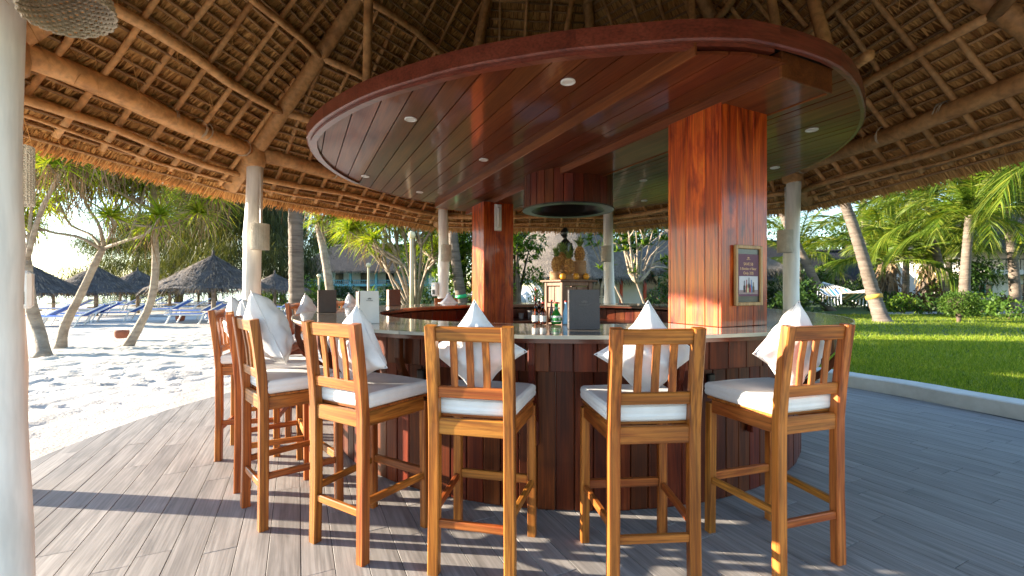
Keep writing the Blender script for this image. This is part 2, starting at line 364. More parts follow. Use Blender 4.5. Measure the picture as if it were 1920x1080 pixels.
M['deck_base'] = mat('deck_joint', [(.055, .05, .047)], rough=.9, bump=0, vary=0)
deck = tag(MB().prism(deck_poly, -.10, -.006).build('deck_floor', M['deck_base']), kind='structure')
M['deck'] = mat('grey_wood_tile', [(.25, (.185, .168, .155)), (.5, (.285, .262, .245)), (.75, (.375, .35, .33))], 1, (9, 1.1, 5), .5, .22, 1.0, detail=6, dist=1.5, vary=.12, streak=(1, (75, 2.2, 20), .72), bstretch=(75, 2.2, 20), bdist=.004, rough2=.62, spec=.45)
PW, PLN = .146, 1.2; full = MB().cbox((0, 0, -.006), (PW-.0035, PLN-.0035, .012), .001).mesh('deck_plank', M['deck'])
cand = []
rotD = Matrix.Rotation(TH, 3, 'Z')
for i in range(-50, 60):
    off = rnd.uniform(0, PLN)
    for j in range(-10, 14):
        u, v = i*PW, j*PLN+off; c = D2*u+D1*v+Vector((.4, 4.4, 0))
        if deck_dist(c.x, c.y) > .6: continue
        cor = [c+D2*a+D1*b for a, b in ((-PW/2+.0018, -PLN/2+.0025), (PW/2-.0018, -PLN/2+.0025), (PW/2-.0018, PLN/2-.0025), (-PW/2+.0018, PLN/2-.0025))]
        dc = [deck_dist(p.x, p.y) for p in cor]
        if min(dc) > 0: continue
        if (c-BAR).length < 1.75: continue
        vis = any(in_view(p, 10) for p in cor+[c]) and c.y < 8.2
        cand.append((vis, c.y, c, cor, max(dc) < 0))
rest = MB(); nvis = 0
for vis, _, c, cor, inside in sorted(cand, key=lambda t: (not t[0], t[1])):
    tilt = rnd.uniform(-.0006, .0008)
    if vis and nvis < 298:
        nvis += 1
        if inside:
            o = link(bpy.data.objects.new('deck_plank', full), deck); o.location = (c.x, c.y, tilt); o.rotation_euler = (0, 0, TH)
            continue
        poly = [(p.x, p.y) for p in cor]
    else: poly = [(p.x, p.y) for p in cor]
    if not inside:
        for i in range(120):
            a, b = deck_poly[i], deck_poly[(i+1) % 120]; n = (b[1]-a[1], -(b[0]-a[0])); cc = n[0]*a[0]+n[1]*a[1]
            if math.hypot(a[0]-c.x, a[1]-c.y) < 1.6: poly = clip_half(poly, n, cc)
            if len(poly) < 3: break
    if len(poly) < 3: continue
    if vis and nvis < 298:
        m2 = MB(); q = [((p[0]-c.x)*D2.x+(p[1]-c.y)*D2.y, (p[0]-c.x)*D1.x+(p[1]-c.y)*D1.y) for p in poly]
        o = m2.prism(q, -.012, 0).build('deck_plank', M['deck'], deck); o.location = (c.x, c.y, tilt); o.rotation_euler = (0, 0, TH)
    else: rest.prism(poly, -.012, tilt)
tag(rest.build('deck_plank_field', M['deck'], deck), kind='stuff')

# ------------------------------------------------------------------ pavilion: posts, poles, makuti thatch
APEX = Vector((.36, 4.2, 6.9)); ZR = 2.95
PV = [(-3.22, 2.80), (-2.92, 5.0), (-1.2, 7.7), (1.73, 7.9), (3.65, 5.76), (3.82, 3.0), (2.5, .75), (-1.99, 1.70)]
pav = thing('thatched_pavilion', 'round open pavilion with white posts, peeled pole frame and palm thatch roof over the bar', 'pavilion', (.36, 4.2, 0))
M['thatch'] = leafmat('dry_palm_leaf', [(.24, .105, .032), (.54, .275, .085), (.72, .42, .155), (.38, .18, .052)], .0, .75)
M['thatch_back'] = mat('thatch_layer', [(.3, (.20, .10, .035)), (.7, (.34, .185, .07))], 3, (8, 8, 8), .9, .6, 30, vary=.1)
M['stick'] = mat('thatch_stick', [(.25, (.24, .125, .05)), (.7, (.44, .26, .12))], 6, rough=.7, bump=.3, bscale=20, vary=.25)
M['stick_pale'] = mat('coir_twine', [(.55, .45, .32)], 6, rough=.8, bump=0, vary=.1)
M['thatch_top'] = mat('weathered_thatch', [(.3, (.10, .085, .065)), (.7, (.20, .165, .125))], 5, rough=.95, bump=.8, bscale=25, vary=0, bdist=.05)
def wob(p0, p1, n, amp):
    p0, p1 = Vector(p0), Vector(p1); out = []; ph = rnd.uniform(0, 9)
    for i in range(n):
        t = i/(n-1); w = math.sin(t*PI); out.append(p0.lerp(p1, t)+Vector((math.sin(ph+5*t), math.cos(ph*1.3+4*t), math.sin(ph*2+6*t)))*amp*w)
    return out
def pole(name, p0, p1, r0, r1, n=6, amp=.02, sides=8, mat_='pole', parent=None):
    pts = wob(p0, p1, n, amp); rr = [(r0+(r1-r0)*i/(n-1))*rnd.uniform(.93, 1.07) for i in range(n)]
    return MB().tube(pts, rr, sides).build(name, M[mat_], parent or pav, smooth=True, world=True)
for i, (x, y) in enumerate(PV):
    n = 14; pts = []; rr = []
    bump_z = {4: 1.62, 0: .9}.get(i, rnd.uniform(.8, 2))
    for j in range(n):
        z = -.08+2.9*j/(n-1); pts.append((x+.012*math.sin(z*2.1+i*2), y+.012*math.cos(z*1.7+i), z))
        rr.append((.100-.006*z)*(1+.16*math.exp(-((z-bump_z)/.10)**2))*rnd.uniform(.985, 1.015))
    MB().tube(pts, rr, 14).build('post', M['white_post'], pav, smooth=True, world=True)
    MB().lathe([(.075, 2.68), (.115, 2.70), (.125, 2.78), (.12, 2.90), (.08, 2.94)], 14, (x, y, 0)).build('post_cap', M['pole'], pav, smooth=True, world=True)
K_E = 1.125
corn = [Vector((x, y, ZR)) for x, y in PV]
roof = None; skin = MB(); skin_top = MB()
def cpt(c, v): return APEX+(c-APEX)*v
for i in range(8):
    a, b = corn[i], corn[(i+1) % 8]; up = Vector((0, 0, .12)); up2 = Vector((0, 0, .36))
    n0 = len(skin.v); skin.add([cpt(a, K_E)+up, cpt(b, K_E)+up, APEX+up], [(0, 1, 2)])
    skin_top.add([cpt(a, K_E)+up2*.6, cpt(b, K_E)+up2*.6, APEX+up2, cpt(a, K_E)+up*1.2, cpt(b, K_E)+up*1.2], [(0, 1, 2), (3, 4, 1, 0)])
roof = skin.build('roof_skin', M['thatch_back'], pav, world=True)
skin_top.build('roof_top', M['thatch_top'], pav, world=True)
stuff_parts = []
def course(A0, B0, s, nrm, u, length, dens, fringe=False):
    """one course of makuti: frayed blades hanging down-slope from a stick"""
    N = max(4, int(length*dens)); t = np.sort(nrng.uniform(0, 1, N)); A0 = np.array(A0); s = np.array(s); nrm = np.array(nrm); u = np.array(u)
    base = A0+np.outer(t*length, u)+np.outer(nrng.uniform(.004, .022, N), nrm)+np.outer(nrng.uniform(-.015, .01, N), s)
    d = unit(s+np.outer(nrng.normal(0, .16, N), u)-np.outer(nrng.uniform(.14, .36, N)*(0 if fringe else 1), nrm))
    sd = unit(np.cross(d, nrm)+np.outer(nrng.normal(0, .35, N), nrm))
    L = nrng.uniform(.12, .19, N) if not fringe else nrng.uniform(.08, .20, N)
    return strips(base, d, sd, L, nrng.uniform(.006, .022, N), nrng.uniform(0, .12, N)*(1.5 if fringe else .3), 1, .35)
n_course = 0
for i in range(8):
    a, b = corn[i], corn[(i+1) % 8]; u = (b-a).normalized(); mid = (a+b)/2
    s = (a-APEX)-u*(a-APEX).dot(u); Ls = s.length; s.normalize()
    nrm = u.cross(s).normalized()
    if nrm.z > 0: nrm = -nrm
    v = K_E; st = .098/Ls
    while v > .05:
        A0, B0 = cpt(a, v), cpt(b, v); length = (B0-A0).length
        vis = any(in_view(A0.lerp(B0, q/10), 25) for q in range(11)) and i not in (6,)
        if vis:
            pr = [course(A0, B0, s, nrm, u, length, 105)]
            # backing slab of the course, tilted so that its lower end lies behind the course below
            c0, c1 = np.array(A0+nrm*.006), np.array(B0+nrm*.006); c2, c3 = np.array(B0+s*.13-nrm*.05), np.array(A0+s*.13-nrm*.05)
            pr.append((np.array([c0, c1, c2, c3]), np.array([[0, 1, 2, 3]])))
            V, F = join_np(pr)
            o = npobj('thatch_course', V, F, M['thatch'], roof, off=pav.location); n_course += 1
            m2 = MB().tube(wob(A0+nrm*.026, B0+nrm*.026, 5, .014), .013, 5)
            m2.build('thatch_stick', M['stick'], roof, smooth=True, world=True)
        else: stuff_parts.append(course(A0, B0, s, nrm, u, length, 9))
        v -= st*rnd.uniform(.88, 1.12)
    # eave fringe
    A0, B0 = cpt(a, K_E), cpt(b, K_E); Lf = (B0-A0).length; pr = []
    for lay in range(7):
        off = Vector((0, 0, .03*lay)); pr.append(course(A0+off-s*.05, B0+off-s*.05, s, nrm*1.0, u, Lf, 130, True))
    V, F = join_np(pr); npobj('eave_fringe', V, F, M['thatch'], pav, off=pav.location)
    # jack rafters, parallel up the slope, ending on the hips
    Ae, Be = cpt(a, K_E-.012), cpt(b, K_E-.012); W = (Be-Ae).length; xp = (APEX-Ae).dot(u); yp = (APEX-Ae).dot(-s)
    x = .14
    while x < W-.08:
        yt = (x/xp if x < xp else (W-x)/(W-xp))*yp-.06
        if yt > .25:
            p0 = Ae+u*x+nrm*.045; p1 = Ae+u*(x+rnd.uniform(-.05, .05))-s*yt+nrm*.045
            if i != 6 or True: pole('rafter', p0, p1, .026, .019, 6, .025, 7)
        x += rnd.uniform(.26, .36)
    # purlins on the inside of the rafters
    for v2, r in ((1.072, .036), (K_E-.03, .016), (.905, .044), (.765, .038), (.62, .04), (.45, .035)):
        e = .0 if v2 < 1 else .02
        pole('purlin', cpt(a, v2)+nrm*.10+u*e, cpt(b, v2)+nrm*.10-u*e, r, r*.85, 6, .03, 8)
    # ring beam from post to post
    pole('ring_beam', a+Vector((0, 0, -.10))-u*.02, b+Vector((0, 0, -.10))+u*.02, .088, .076, 8, .025, 14)
    for k in range(4):
        q = rnd.uniform(.06, .94); c = (a.lerp(b, q))+Vector((0, 0, -.10)); w_ = nrm.cross(u).normalized(); m = MB()
        for e in range(3):
            cc = c+u*(.012*e+rnd.uniform(-.01, .01)); m.tube([cc+(Vector((0, 0, 1))*math.cos(z)+u.cross(Vector((0, 0, 1))).normalized()*math.sin(z))*(.0885+.003*math.sin(3*z+e))+u*(.02*math.sin(z+e)) for z in [2*PI*j/12 for j in range(13)]], .0035, 4)
        m.build('lashing', M['stick_pale'], pav, world=True)
    pole('hip_rafter', cpt(a, 1.10)+Vector((0, 0, -.09)), cpt(a, .02)+Vector((0, 0, -.12)), .085, .055, 9, .03, 10)
Bs = []; Ds = []
for i in range(8):
    a, b = corn[i], corn[(i+1) % 8]
    for k in range(170): v = rnd.uniform(.5, K_E); Bs.append(tuple(cpt(a, v).lerp(cpt(b, v), rnd.random())+Vector((0, 0, -.05)))); Ds.append((rnd.gauss(0, .6), rnd.gauss(0, .6), rnd.uniform(-1, .1)))
Bs = np.array(Bs); Ds = unit(np.array(Ds)); V, F = strips(Bs, Ds, perp(Ds), nrng.uniform(.1, .32, len(Bs)), .006, nrng.uniform(0, .5, len(Bs)), 3, .3)
tag(npobj('loose_strands', V, F, M['thatch'], pav, off=pav.location), kind='stuff')
V, F = join_np(stuff_parts); tag(npobj('thatch_courses_far', V, F, M['thatch'], pav, off=pav.location), kind='stuff')
for (x, y, i, v) in ((-1.4, 4.2, 0, .42), (-.9, 6.2, 2, .40), (1.1, 7.0, 3, .5), (2.6, 5.9, 4, .5), (2.75, 4.2, 5, .42), (.4, 6.9, 3, .35), (2.2, 3.0, 5, .5)):
    pole('hanger', (x, y, 2.68), cpt(corn[i], v)+Vector((0, 0, -.14)), .045, .035, 5, .02, 8)
for (p0, p1) in (((2.9, 4.4, 3.25), (3.2, 6.0, 3.3)), ((2.5, 3.1, 2.95), (3.15, 5.2, 3.35)), ((-.3, 7.0, 3.4), (1.9, 7.05, 3.5)), ((-1.9, 5.6, 3.3), (-.2, 6.9, 4.4))):
    pole('brace', p0, p1, .038, .03, 5, .03, 8)

# ------------------------------------------------------------------ lacquered canopy over the bar
CC = Vector((.6, 4.83, 0))
_cr = [(0, 2.53), (60, 2.56), (120, 2.56), (180, 2.57), (204, 2.57), (222, 2.47), (239.5, 2.42), (256.6, 2.44), (270, 2.50), (277, 2.57), (284, 2.62), (299, 2.61), (314.5, 2.54), (360, 2.53)]
def can_r(d):
    d %= 360
    for (a0, r0), (a1, r1) in zip(_cr, _cr[1:]):
        if a0 <= d <= a1: return r0+(r1-r0)*(d-a0)/(a1-a0)
can_poly = [(can_r(d)*math.cos(math.radians(d)), can_r(d)*math.sin(math.radians(d))) for d in range(0, 360, 4)]
# plan axes of the planking: x across (D2), y along (D1)
cl = [(x*D2.x+y*D2.y, x*D1.x+y*D1.y) for x, y in can_poly]
can = thing('bar_canopy', 'round lacquered dark red plank canopy hanging over the bar', 'canopy', (CC.x, CC.y, 2.60), TH)
cx0 = CC.dot(D2); BL, BR, AL = 2.38-cx0, 2.82-cx0, 1.86-cx0     # beam left/right, step left (in plan axes)
def cut(x0, x1):
    return clip_half(clip_half([(p[0]*.9935, p[1]*.9935) for p in cl], (1, 0), x1), (-1, 0), -x0)
x = -2.6
while x < 2.6:
    w = .157 if x < BL-.01 else .102
    x1 = x+w
    if x < AL < x1 or (x < AL and x1 > AL-.03): x1 = AL
    if AL <= x < BL-.001 and x1 > BL-.03: x1 = BL
    if BL <= x < BR: x = BR; continue
    z = -.07 if AL-.001 <= x < BL-.001 else 0
    p = cut(x+.0042, x1-.0042)
    if len(p) >= 3:
        ym = (min(q[1] for q in p)+max(q[1] for q in p))/2; xm = (x+x1)/2
        o = MB().prism([(q[0]-xm, q[1]-ym) for q in p], 0, .018).build('plank', M['lacquer'], can); o.location = (xm, ym, z+rnd.uniform(-.0015, .0015))
        o.rotation_euler = (rnd.uniform(-.0008, .0008), rnd.uniform(-.005, .005), 0)
    x = x1
def local_y(xv):
    p = cut(xv-.005, xv+.005); return min(q[1] for q in p), max(q[1] for q in p)
ya, yb = local_y(AL+.01); MB().cbox((AL+.002, (ya+yb)/2, -.028), (.016, yb-ya-.02, .088), .003).build('step_board', M['lacquer'], can)
yb0, yb1 = local_y(BR); yb0 = max(yb0, local_y(BL)[0])+.04; yb1 -= .05
for nm_, cc, sz in (('beam_side', (BL, (yb0+yb1)/2, -.06), (.018, yb1-yb0, .15)), ('beam_side', (BR, (yb0+yb1)/2, -.06), (.018, yb1-yb0, .15)),
                    ('beam_end', ((BL+BR)/2, yb0-.009, -.062), (BR-BL+.03, .018, .146)), ('beam_soffit', ((BL+BR)/2, (yb0+yb1)/2, -.118), (BR-BL-.02, yb1-yb0, .02))):
    MB().cbox(cc, sz, .004).build(nm_, M['lacquer'], can)
MB().prism([(q[0]*.975, q[1]*.975) for q in cl], .022, .075).build('canopy_back', M['dark'], can)
nseg = 15; per = 90//nseg
for k in range(nseg):
    R1 = []; R2 = []
    for j in range(per+1):
        q = cl[(k*per+j) % 90]; s0 = 1.0 if j not in (0, per) else 1
        e = Vector((q[0], q[1])); t = (k*per+j)
        R1.append([(e.x*f, e.y*f, z) for f, z in ((.992, -.004), (1.0, -.004), (1.004, .004), (1.004, .102), (.992, .102))])
        R2.append([(e.x*f, e.y*f, z) for f, z in ((.972, -.022), (.991, -.022), (.991, -.003), (.972, -.003))])
    MB().rings(R1).build('fascia_board', M['fascia'], can)
    if 168 < (k+.5)*24 < 285: MB().rings(R2).build('edge_trim', M['fascia'], can)
M['lamp_lens'] = mat('downlight_lens', [(.80, .78, .74)], rough=.3, bump=0, vary=0)
for (px, py) in ((1065, 153), (770, 223), (907, 299), (685, 330), (787, 360), (1522, 243), (1453, 314), (1206, 338), (1208, 376), (1100, 372)):
    Yd = (2.60-CAM_H)*FPX/(540-py); w = Vector(((px-960)/FPX*Yd, Yd, 0))-CC; lx, ly = w.dot(D2), w.dot(D1)
    m = MB().lathe([(.045, .003), (.047, -.006), (.040, -.010), (.031, -.006), (.031, .0)], 20, caps=False)
    o = m.build('downlight', M['white_plastic'], can, smooth=True); o.location = (lx, ly, 0)
    l = MB().lathe([(.0005, -.004), (.031, -.003)], 20, caps=False).build('lens', M['lamp_lens'], o)
# timber pillars
PILW = .44
def make_pillar(cx, cy, z0, label):
    t = thing('timber_pillar', label, 'pillar', (cx, cy, z0), TH); h = PILW/2; top = 2.478-z0
    MB().cbox((0, 0, top/2), (PILW-.06, PILW-.06, top), .002).build('core', M['dark'], t)
    for f in range(4):
        cuts = [-h, -h+.155+rnd.uniform(-.02, .02), -h+.30+rnd.uniform(-.02, .02), h]
        for j in range(3):
            x0, x1 = cuts[j]+.0012, cuts[j+1]-.0012
            if f % 2 == 0:
                if j == 0: x0 += 0
            else:
                if j == 0: x0 += .022
                if j == 2: x1 -= .022
            R = Matrix.Rotation(f*PI/2, 3, 'Z'); c = R @ Vector(((x0+x1)/2, -h+.011, top/2))
            sz = (x1-x0, .022, top) if f % 2 == 0 else (.022, x1-x0, top)
            MB().cbox(c, sz, .0025).build('board', M['pillar'], t)
    return t
P1c = Vector((1.30, 2.75, 0))+(D1+D2)*(PILW/2); P2c = Vector((-.377, 5.9, 0))+(D1+D2)*(PILW/2)
pil1 = make_pillar(P1c.x, P1c.y, 1.0757, 'square orange stained timber pillar carrying the framed poster')
pil2 = make_pillar(P2c.x, P2c.y, 0, 'square dark timber pillar inside the bar with a white wall lamp')
# drum hood
HC = Vector((.62, 4.92, 2.19)); hood = thing('drum_hood', 'round slatted wooden drum hood hanging under the canopy above the pineapples', 'hood', HC)
stv = MB().cbox((0, 0, .21), (.022, 2*PI*.478/30-.003, .42), .003).mesh('stave', M['panel'])
for k in range(30):
    o = link(bpy.data.objects.new('stave', stv), hood); a = 2*PI*k/30; o.location = (.478*math.cos(a), .478*math.sin(a), 0); o.rotation_euler = (0, 0, a)
MB().arcbox(.40, .502, -.016, -.001, 0, 2*PI, 48).build('rim', M['black'], hood, smooth=False)
MB().lathe([(.40, -.010), (.34, .03), (.33, .12), (.2, .2), (.01, .2)], 40, caps=False).build('inner_cone', M['black'], hood, smooth=True)

# ------------------------------------------------------------------ round bar
bar = thing('round_bar', 'round bar counter clad in dark red vertical boards with a glass top', 'bar', BAR)
M['counter'] = mat('glass_counter_top', [(.3, (.10, .085, .07)), (.7, (.17, .15, .125))], 2.5, rough=.12, bump=0, vary=.04, coat=.5, coat_rough=.05)
M['glass_edge'] = mat('pale_glass_edge', [(.42, .40, .32)], rough=.25, bump=0, vary=0)
nb = 128; bw = 2*PI*2.25/nb
bmesh_ = MB().cbox((0, 0, .50), (.022, bw-.005, 1.0), .004).mesh('board', M['panel'])
for k in range(nb):
    a = 2*PI*(k+.5)/nb; o = link(bpy.data.objects.new('board', bmesh_), bar); r = 2.25+rnd.uniform(-.003, .003)
    o.location = (r*math.cos(a), r*math.sin(a), .004); o.rotation_euler = (0, 0, a)
na = 124; aw = 2*PI*2.5/na; am = MB().cbox((0, 0, .95), (.02, aw-.005, .16), .003).mesh('apron_board', M['panel'])
for k in range(na):
    a = 2*PI*(k+.3)/na; o = link(bpy.data.objects.new('apron_board', am), bar); o.location = (2.5*math.cos(a), 2.5*math.sin(a), 0); o.rotation_euler = (0, 0, a)
MB().arcbox(2.02, 2.23, .003, 1.0, 0, 2*PI, 96).build('bar_wall', M['panel_top'], bar)
inn = MB().cbox((0, 0, .5), (.018, 2*PI*2.0/90-.005, .98), .003).mesh('inner_board', M['panel'])
for k in range(90):
    a = 2*PI*k/90
    if math.sin(a) > -.35:
        o = link(bpy.data.objects.new('inner_board', inn), bar); o.location = (2.008*math.cos(a), 2.008*math.sin(a), .01); o.rotation_euler = (0, 0, a)
MB().arcbox(1.87, 2.575, 1.031, 1.0545, 0, 2*PI, 120).build('counter_rim', M['panel_top'], bar)
MB().arcbox(1.45, 1.99, .83, .855, 0, 2*PI, 90).build('work_shelf', M['panel_top'], bar)
npan = 11
for k in range(npan):
    a0 = 2*PI*k/npan-1.445; a1 = a0+2*PI/npan-.0022
    o = MB().arcbox(1.855, 2.596, 1.0575, 1.0745, a0, a1, 14).build('counter_panel', M['counter'], bar)
    MB().arcbox(2.5962, 2.603, 1.0565, 1.0755, a0, a1, 14).build('glass_edge', M['glass_edge'], o)
br = MB().bar([(2.555, 0, 1.03), (2.555, 0, .92), (2.53, 0, .84), (2.44, 0, .72), (2.33, 0, .62), (2.285, 0, .54), (2.285, 0, .40)], .036, .045, .006, (0, 1, 0)).mesh('bracket', M['panel'])
for k in range(20):
    a = math.radians(-98.5+18*k); o = link(bpy.data.objects.new('bracket', br), bar); o.rotation_euler = (0, 0, a)
hk = MB().cbox((2.275, 0, .73), (.03, .05, .13), .012).mesh('bag_hook', M['black'])
for d in (-118, -106, -83, -71, -130):
    a = math.radians(d); o = link(bpy.data.objects.new('bag_hook', hk), bar); o.rotation_euler = (0, 0, a)
# ------------------------------------------------------------------ bar stools and pillows
def make_stool():
    t = thing('bar_stool', '', 'bar stool', group='teak stools round the bar')
    for sx in (-1, 1):
        x = sx*.178
        MB().bar([(x*1.02, -.205, 0), (x, -.20, .35), (x, -.20, .70), (x, -.212, .85), (x*1.0, -.232, 1.02), (x, -.25, 1.15)], .051, .046, .005, (1, 0, 0)).build('rear_leg', M['teak_z'], t)
        MB().bar([(sx*.208, .205, 0), (sx*.205, .20, .70)], .044, .044, .005, (1, 0, 0)).build('front_leg', M['teak_z'], t)
        MB().bar([(sx*.181, -.18, .685), (sx*.206, .18, .685)], .026, .07, .004, (1, 0, 0)).build('seat_rail', M['teak_y'], t)
        MB().bar([(sx*.181, -.178, .285), (sx*.206, .18, .285)], .024, .036, .004, (1, 0, 0)).build('side_rung', M['teak_y'], t)
    MB().cbox((0, -.20, .685), (.312, .028, .075), .004).build('seat_rail', M['teak_x'], t)
    MB().cbox((0, .20, .685), (.368, .026, .07), .004).build('seat_rail', M['teak_x'], t)
    MB().cbox((0, -.203, .235), (.314, .024, .036), .004).build('rear_rung', M['teak_x'], t)
    MB().cbox((0, .203, .30), (.372, .026, .045), .004).build('front_rung', M['teak_x'], t)
    MB().prism([(-.19, -.172), (.19, -.172), (.218, .215), (-.218, .215)], .722, .734).build('seat_board', M['teak_x'], t)
    MB().cbox((0, -.243, 1.113), (.312, .026, .066), .005, Matrix.Rotation(math.radians(8), 3, 'X')).build('top_rail', M['teak_x'], t)
    MB().cbox((0, -.2115, .845), (.312, .024, .052), .004, Matrix.Rotation(math.radians(5), 3, 'X')).build('lower_rail', M['teak_x'], t)
    for x in (-.075, 0, .075):
        MB().bar([(x*1.02, -.212, .868), (x*1.02, -.222, .98), (x, -.239, 1.083)], .033, .013, .002, (1, 0, 0)).build('slat', M['teak_z'], t)
    # cushion: soft box with seams
    n = 14; R = []
    for k, (f, z) in enumerate(((.955, .736), (1.0, .745), (1.015, .760), (1.005, .771), (1.015, .784), (1.0, .800), (.95, .809))):
        ring = []
        for (x0, y0, x1, y1) in ((-.2, -.182, .2, -.182), (.2, -.182, .222, .225), (.222, .225, -.222, .225), (-.222, .225, -.2, -.182)):
            for j in range(8):
                q = j/8; x = x0+(x1-x0)*q; y = y0+(y1-y0)*q
                ring.append((x*f*(1+.0), (y-.02)*f+.02, z+.002*math.sin(9*x+7*y)))
        R.append(ring)
    c = MB().rings(R, caps=True); c.build('seat_cushion', M['white_vinyl'], t)
    return t
stool0 = make_stool()
edge_pts = []
def pillow_mesh(seed, a=.215, h=.112):
    r = random.Random(seed); n = 22; V = []; F = []; idx = {}
    for side in (1, -1):
        for i in range(n+1):
            for j in range(n+1):
                u, v = -1+2*i/n, -1+2*j/n; edge = i in (0, n) or j in (0, n)
                if edge and side < 0: idx[(side, i, j)] = idx[(1, i, j)]; continue
                x = a*u*(1-.16*(1-v*v)); y = a*v*(1-.16*(1-u*u))
                t = max(0, (1-u*u)*(1-v*v)); z = side*h*t**.42
                q = mnoise.noise(Vector((u*2.4+seed, v*2.4, side*.7)))*.022+mnoise.noise(Vector((u*5+seed, v*5, side*.7)))*.006
                rad = math.hypot(u, v); fold = .015*math.sin(math.atan2(v, u)*9+seed+2*rad)*max(0, rad-.55)
                z += (q+fold)*(min(1, t*3) if not edge else 0)
                x += mnoise.noise(Vector((u*1.5, v*1.5, seed+5)))*.012; y += mnoise.noise(Vector((u*1.5, v*1.5, seed+9)))*.012
                idx[(side, i, j)] = len(V); V.append((x, y, z))
        for i in range(n):
            for j in range(n):
                q = [idx[(side, i, j)], idx[(side, i+1, j)], idx[(side, i+1, j+1)], idx[(side, i, j+1)]]
                F.append(q if side > 0 else q[::-1])
    edge_pts.append([V[idx[(1, i, 0)]] for i in range(n)]+[V[idx[(1, n, j)]] for j in range(n)]+[V[idx[(1, n-i, n)]] for i in range(n)]+[V[idx[(1, 0, n-j)]] for j in range(n)])
    m = MB(); m.v = V; m.f = [tuple(q) for q in F]
    return m.mesh('pillow', M['white_cloth'], True)
pm = [pillow_mesh(s) for s in (1, 2, 3, 4)]
# x, y, heading (deg clockwise from +Y), stool label, pillow label, pillow options
STOOLS = [
 (1.335, 2.27, -17, 'teak slat-back stool just past the poster pillar, at the lawn end of the counter', 'white pillow standing on its corner on the stool past the poster pillar', (0, 0, 8, 0)),
 (.60, 2.12, -4, 'teak slat-back stool standing between the black menu and the poster pillar', 'white diamond pillow on the stool between black menu and poster pillar', (.0, 0, 6, 2)),
 (-.14, 2.21, 12.5, 'teak slat-back stool set just beside the small bottles, before the inner pillar', 'white diamond pillow on the stool beside the small bottles', (0, 0, 6, -3)),
 (-.765, 2.39, 31, 'teak slat-back stool in front of the white menu card', 'white pillow slumped sideways on the stool in front of the white menu card', (.03, -.01, 14, 16)),
 (-1.34, 2.69, 46, 'teak stool next to the white menu card stool, on its beach side', 'big white pillow leaning forward on the stool two along from the white menu card', (.0, .05, 26, 32)),
 (-1.70, 3.13, 58, 'teak stool seen edge on, third along from the white menu card toward the beach', 'white pillow propped on the third stool from the white menu card toward the beach', (0, 0, 14, 10)),
 (-2.10, 3.62, 74, 'teak stool beside the deck edge, fourth along from the white menu card', 'white pillow on the fourth stool from the white menu card', (0, 0, 12, 4)),
 (-2.26, 4.20, 82, 'teak stool by the beach post, between the edge-on stools and the bar end', 'pale pillow leaning on the stool nearest the beach post', (0, .02, 10, 18)),
 (-2.23, 5.08, 94, 'teak stool at the beach side of the bar, level with the brown menu', 'small white pillow upright behind the lone brown menu', (0, 0, 8, 0)),
 (-2.03, 5.90, 112, 'teak stool behind the brown menu on the far beach side', 'white pillow between the brown menu and the white menu card', (0, 0, 10, 6)),
 (-.98, 7.20, 150, 'teak stool behind the far counter beside the post with the soap dispenser', 'white pillow showing above the far counter beside the dispenser post', (0, 0, 8, 0)),
]
for k, (x, y, hd, sl, plab, (dx, dz, lean, roll)) in enumerate(STOOLS):
    s = stool0 if k == 0 else copy_tree(stool0)
    s.location = (x, y, .0005); s.rotation_euler = (0, 0, -math.radians(hd)); s['label'] = sl
    tv = rnd.uniform(.82, 1.12); tr_ = rnd.uniform(-.06, .06)
    for ch in s.children: ch.color = (tv, tv*(1+tr_), tv*(1+2*tr_), 1)
    p = link(bpy.data.objects.new('pillow', pm[k % 4])); tag(p, plab, 'pillow', 'white pillows on the bar stools')
    Rz = Matrix.Rotation(-math.radians(hd), 4, 'Z')
    loc = Matrix.Translation((x, y, 0)) @ Rz @ Matrix.Translation((dx, -.12, 1.022+dz)) @ Matrix.Rotation(math.radians(roll+rnd.uniform(-5, 5)), 4, 'Y') @ Matrix.Rotation(math.radians(90+lean), 4, 'X') @ Matrix.Rotation(math.radians(45), 4, 'Z') @ Matrix.Scale(.80, 4)
    p.matrix_world = loc
    MB().tube([edge_pts[k % 4][j % len(edge_pts[k % 4])] for j in range(len(edge_pts[k % 4])+1)], .0034, 5, caps=False).build('piping', M['white_cloth'], p, True)
    if k in (4,): p.scale = (.98, .98, .9)

# ------------------------------------------------------------------ things on the bar
M['menu_cover'] = mat('charcoal_leatherette', [(.045, .040, .042)], 30, rough=.5, bump=.3, bscale=120, vary=.1)
M['menu_brown'] = mat('brown_leatherette', [(.06, .028, .018)], 30, rough=.45, bump=.3, bscale=120, vary=.1)
M['paper'] = mat('paper', [(.72, .70, .67)], 5, rough=.8, bump=0, vary=0)
M['copper'] = mat('copper_board', [(.28, .11, .06)], 8, rough=.4, bump=.1, vary=0)
M['emboss'] = mat('embossed_mark', [(.09, .085, .085)], rough=.5, bump=0, vary=0)
ZC = 1.0755
def emblem(parent, mt, x, y, z, s, Rz=None):
    """small lotus-like mark: petals over a line of lettering"""
    m = MB()
    for k in range(-2, 3):
        a = k*.5; c = Vector((x+math.sin(a)*s*.5, y, z+math.cos(a)*s*.42)); m.cbox(c, (s*.2, .0006, s*.5), .0002, Matrix.Rotation(a, 3, 'Y'))
    for k in range(7): m.cbox((x+(k-3)*s*.32, y, z-s*.35), (s*.2, .0006, s*.22), .0002)
    return m.build('emblem', mt, parent)
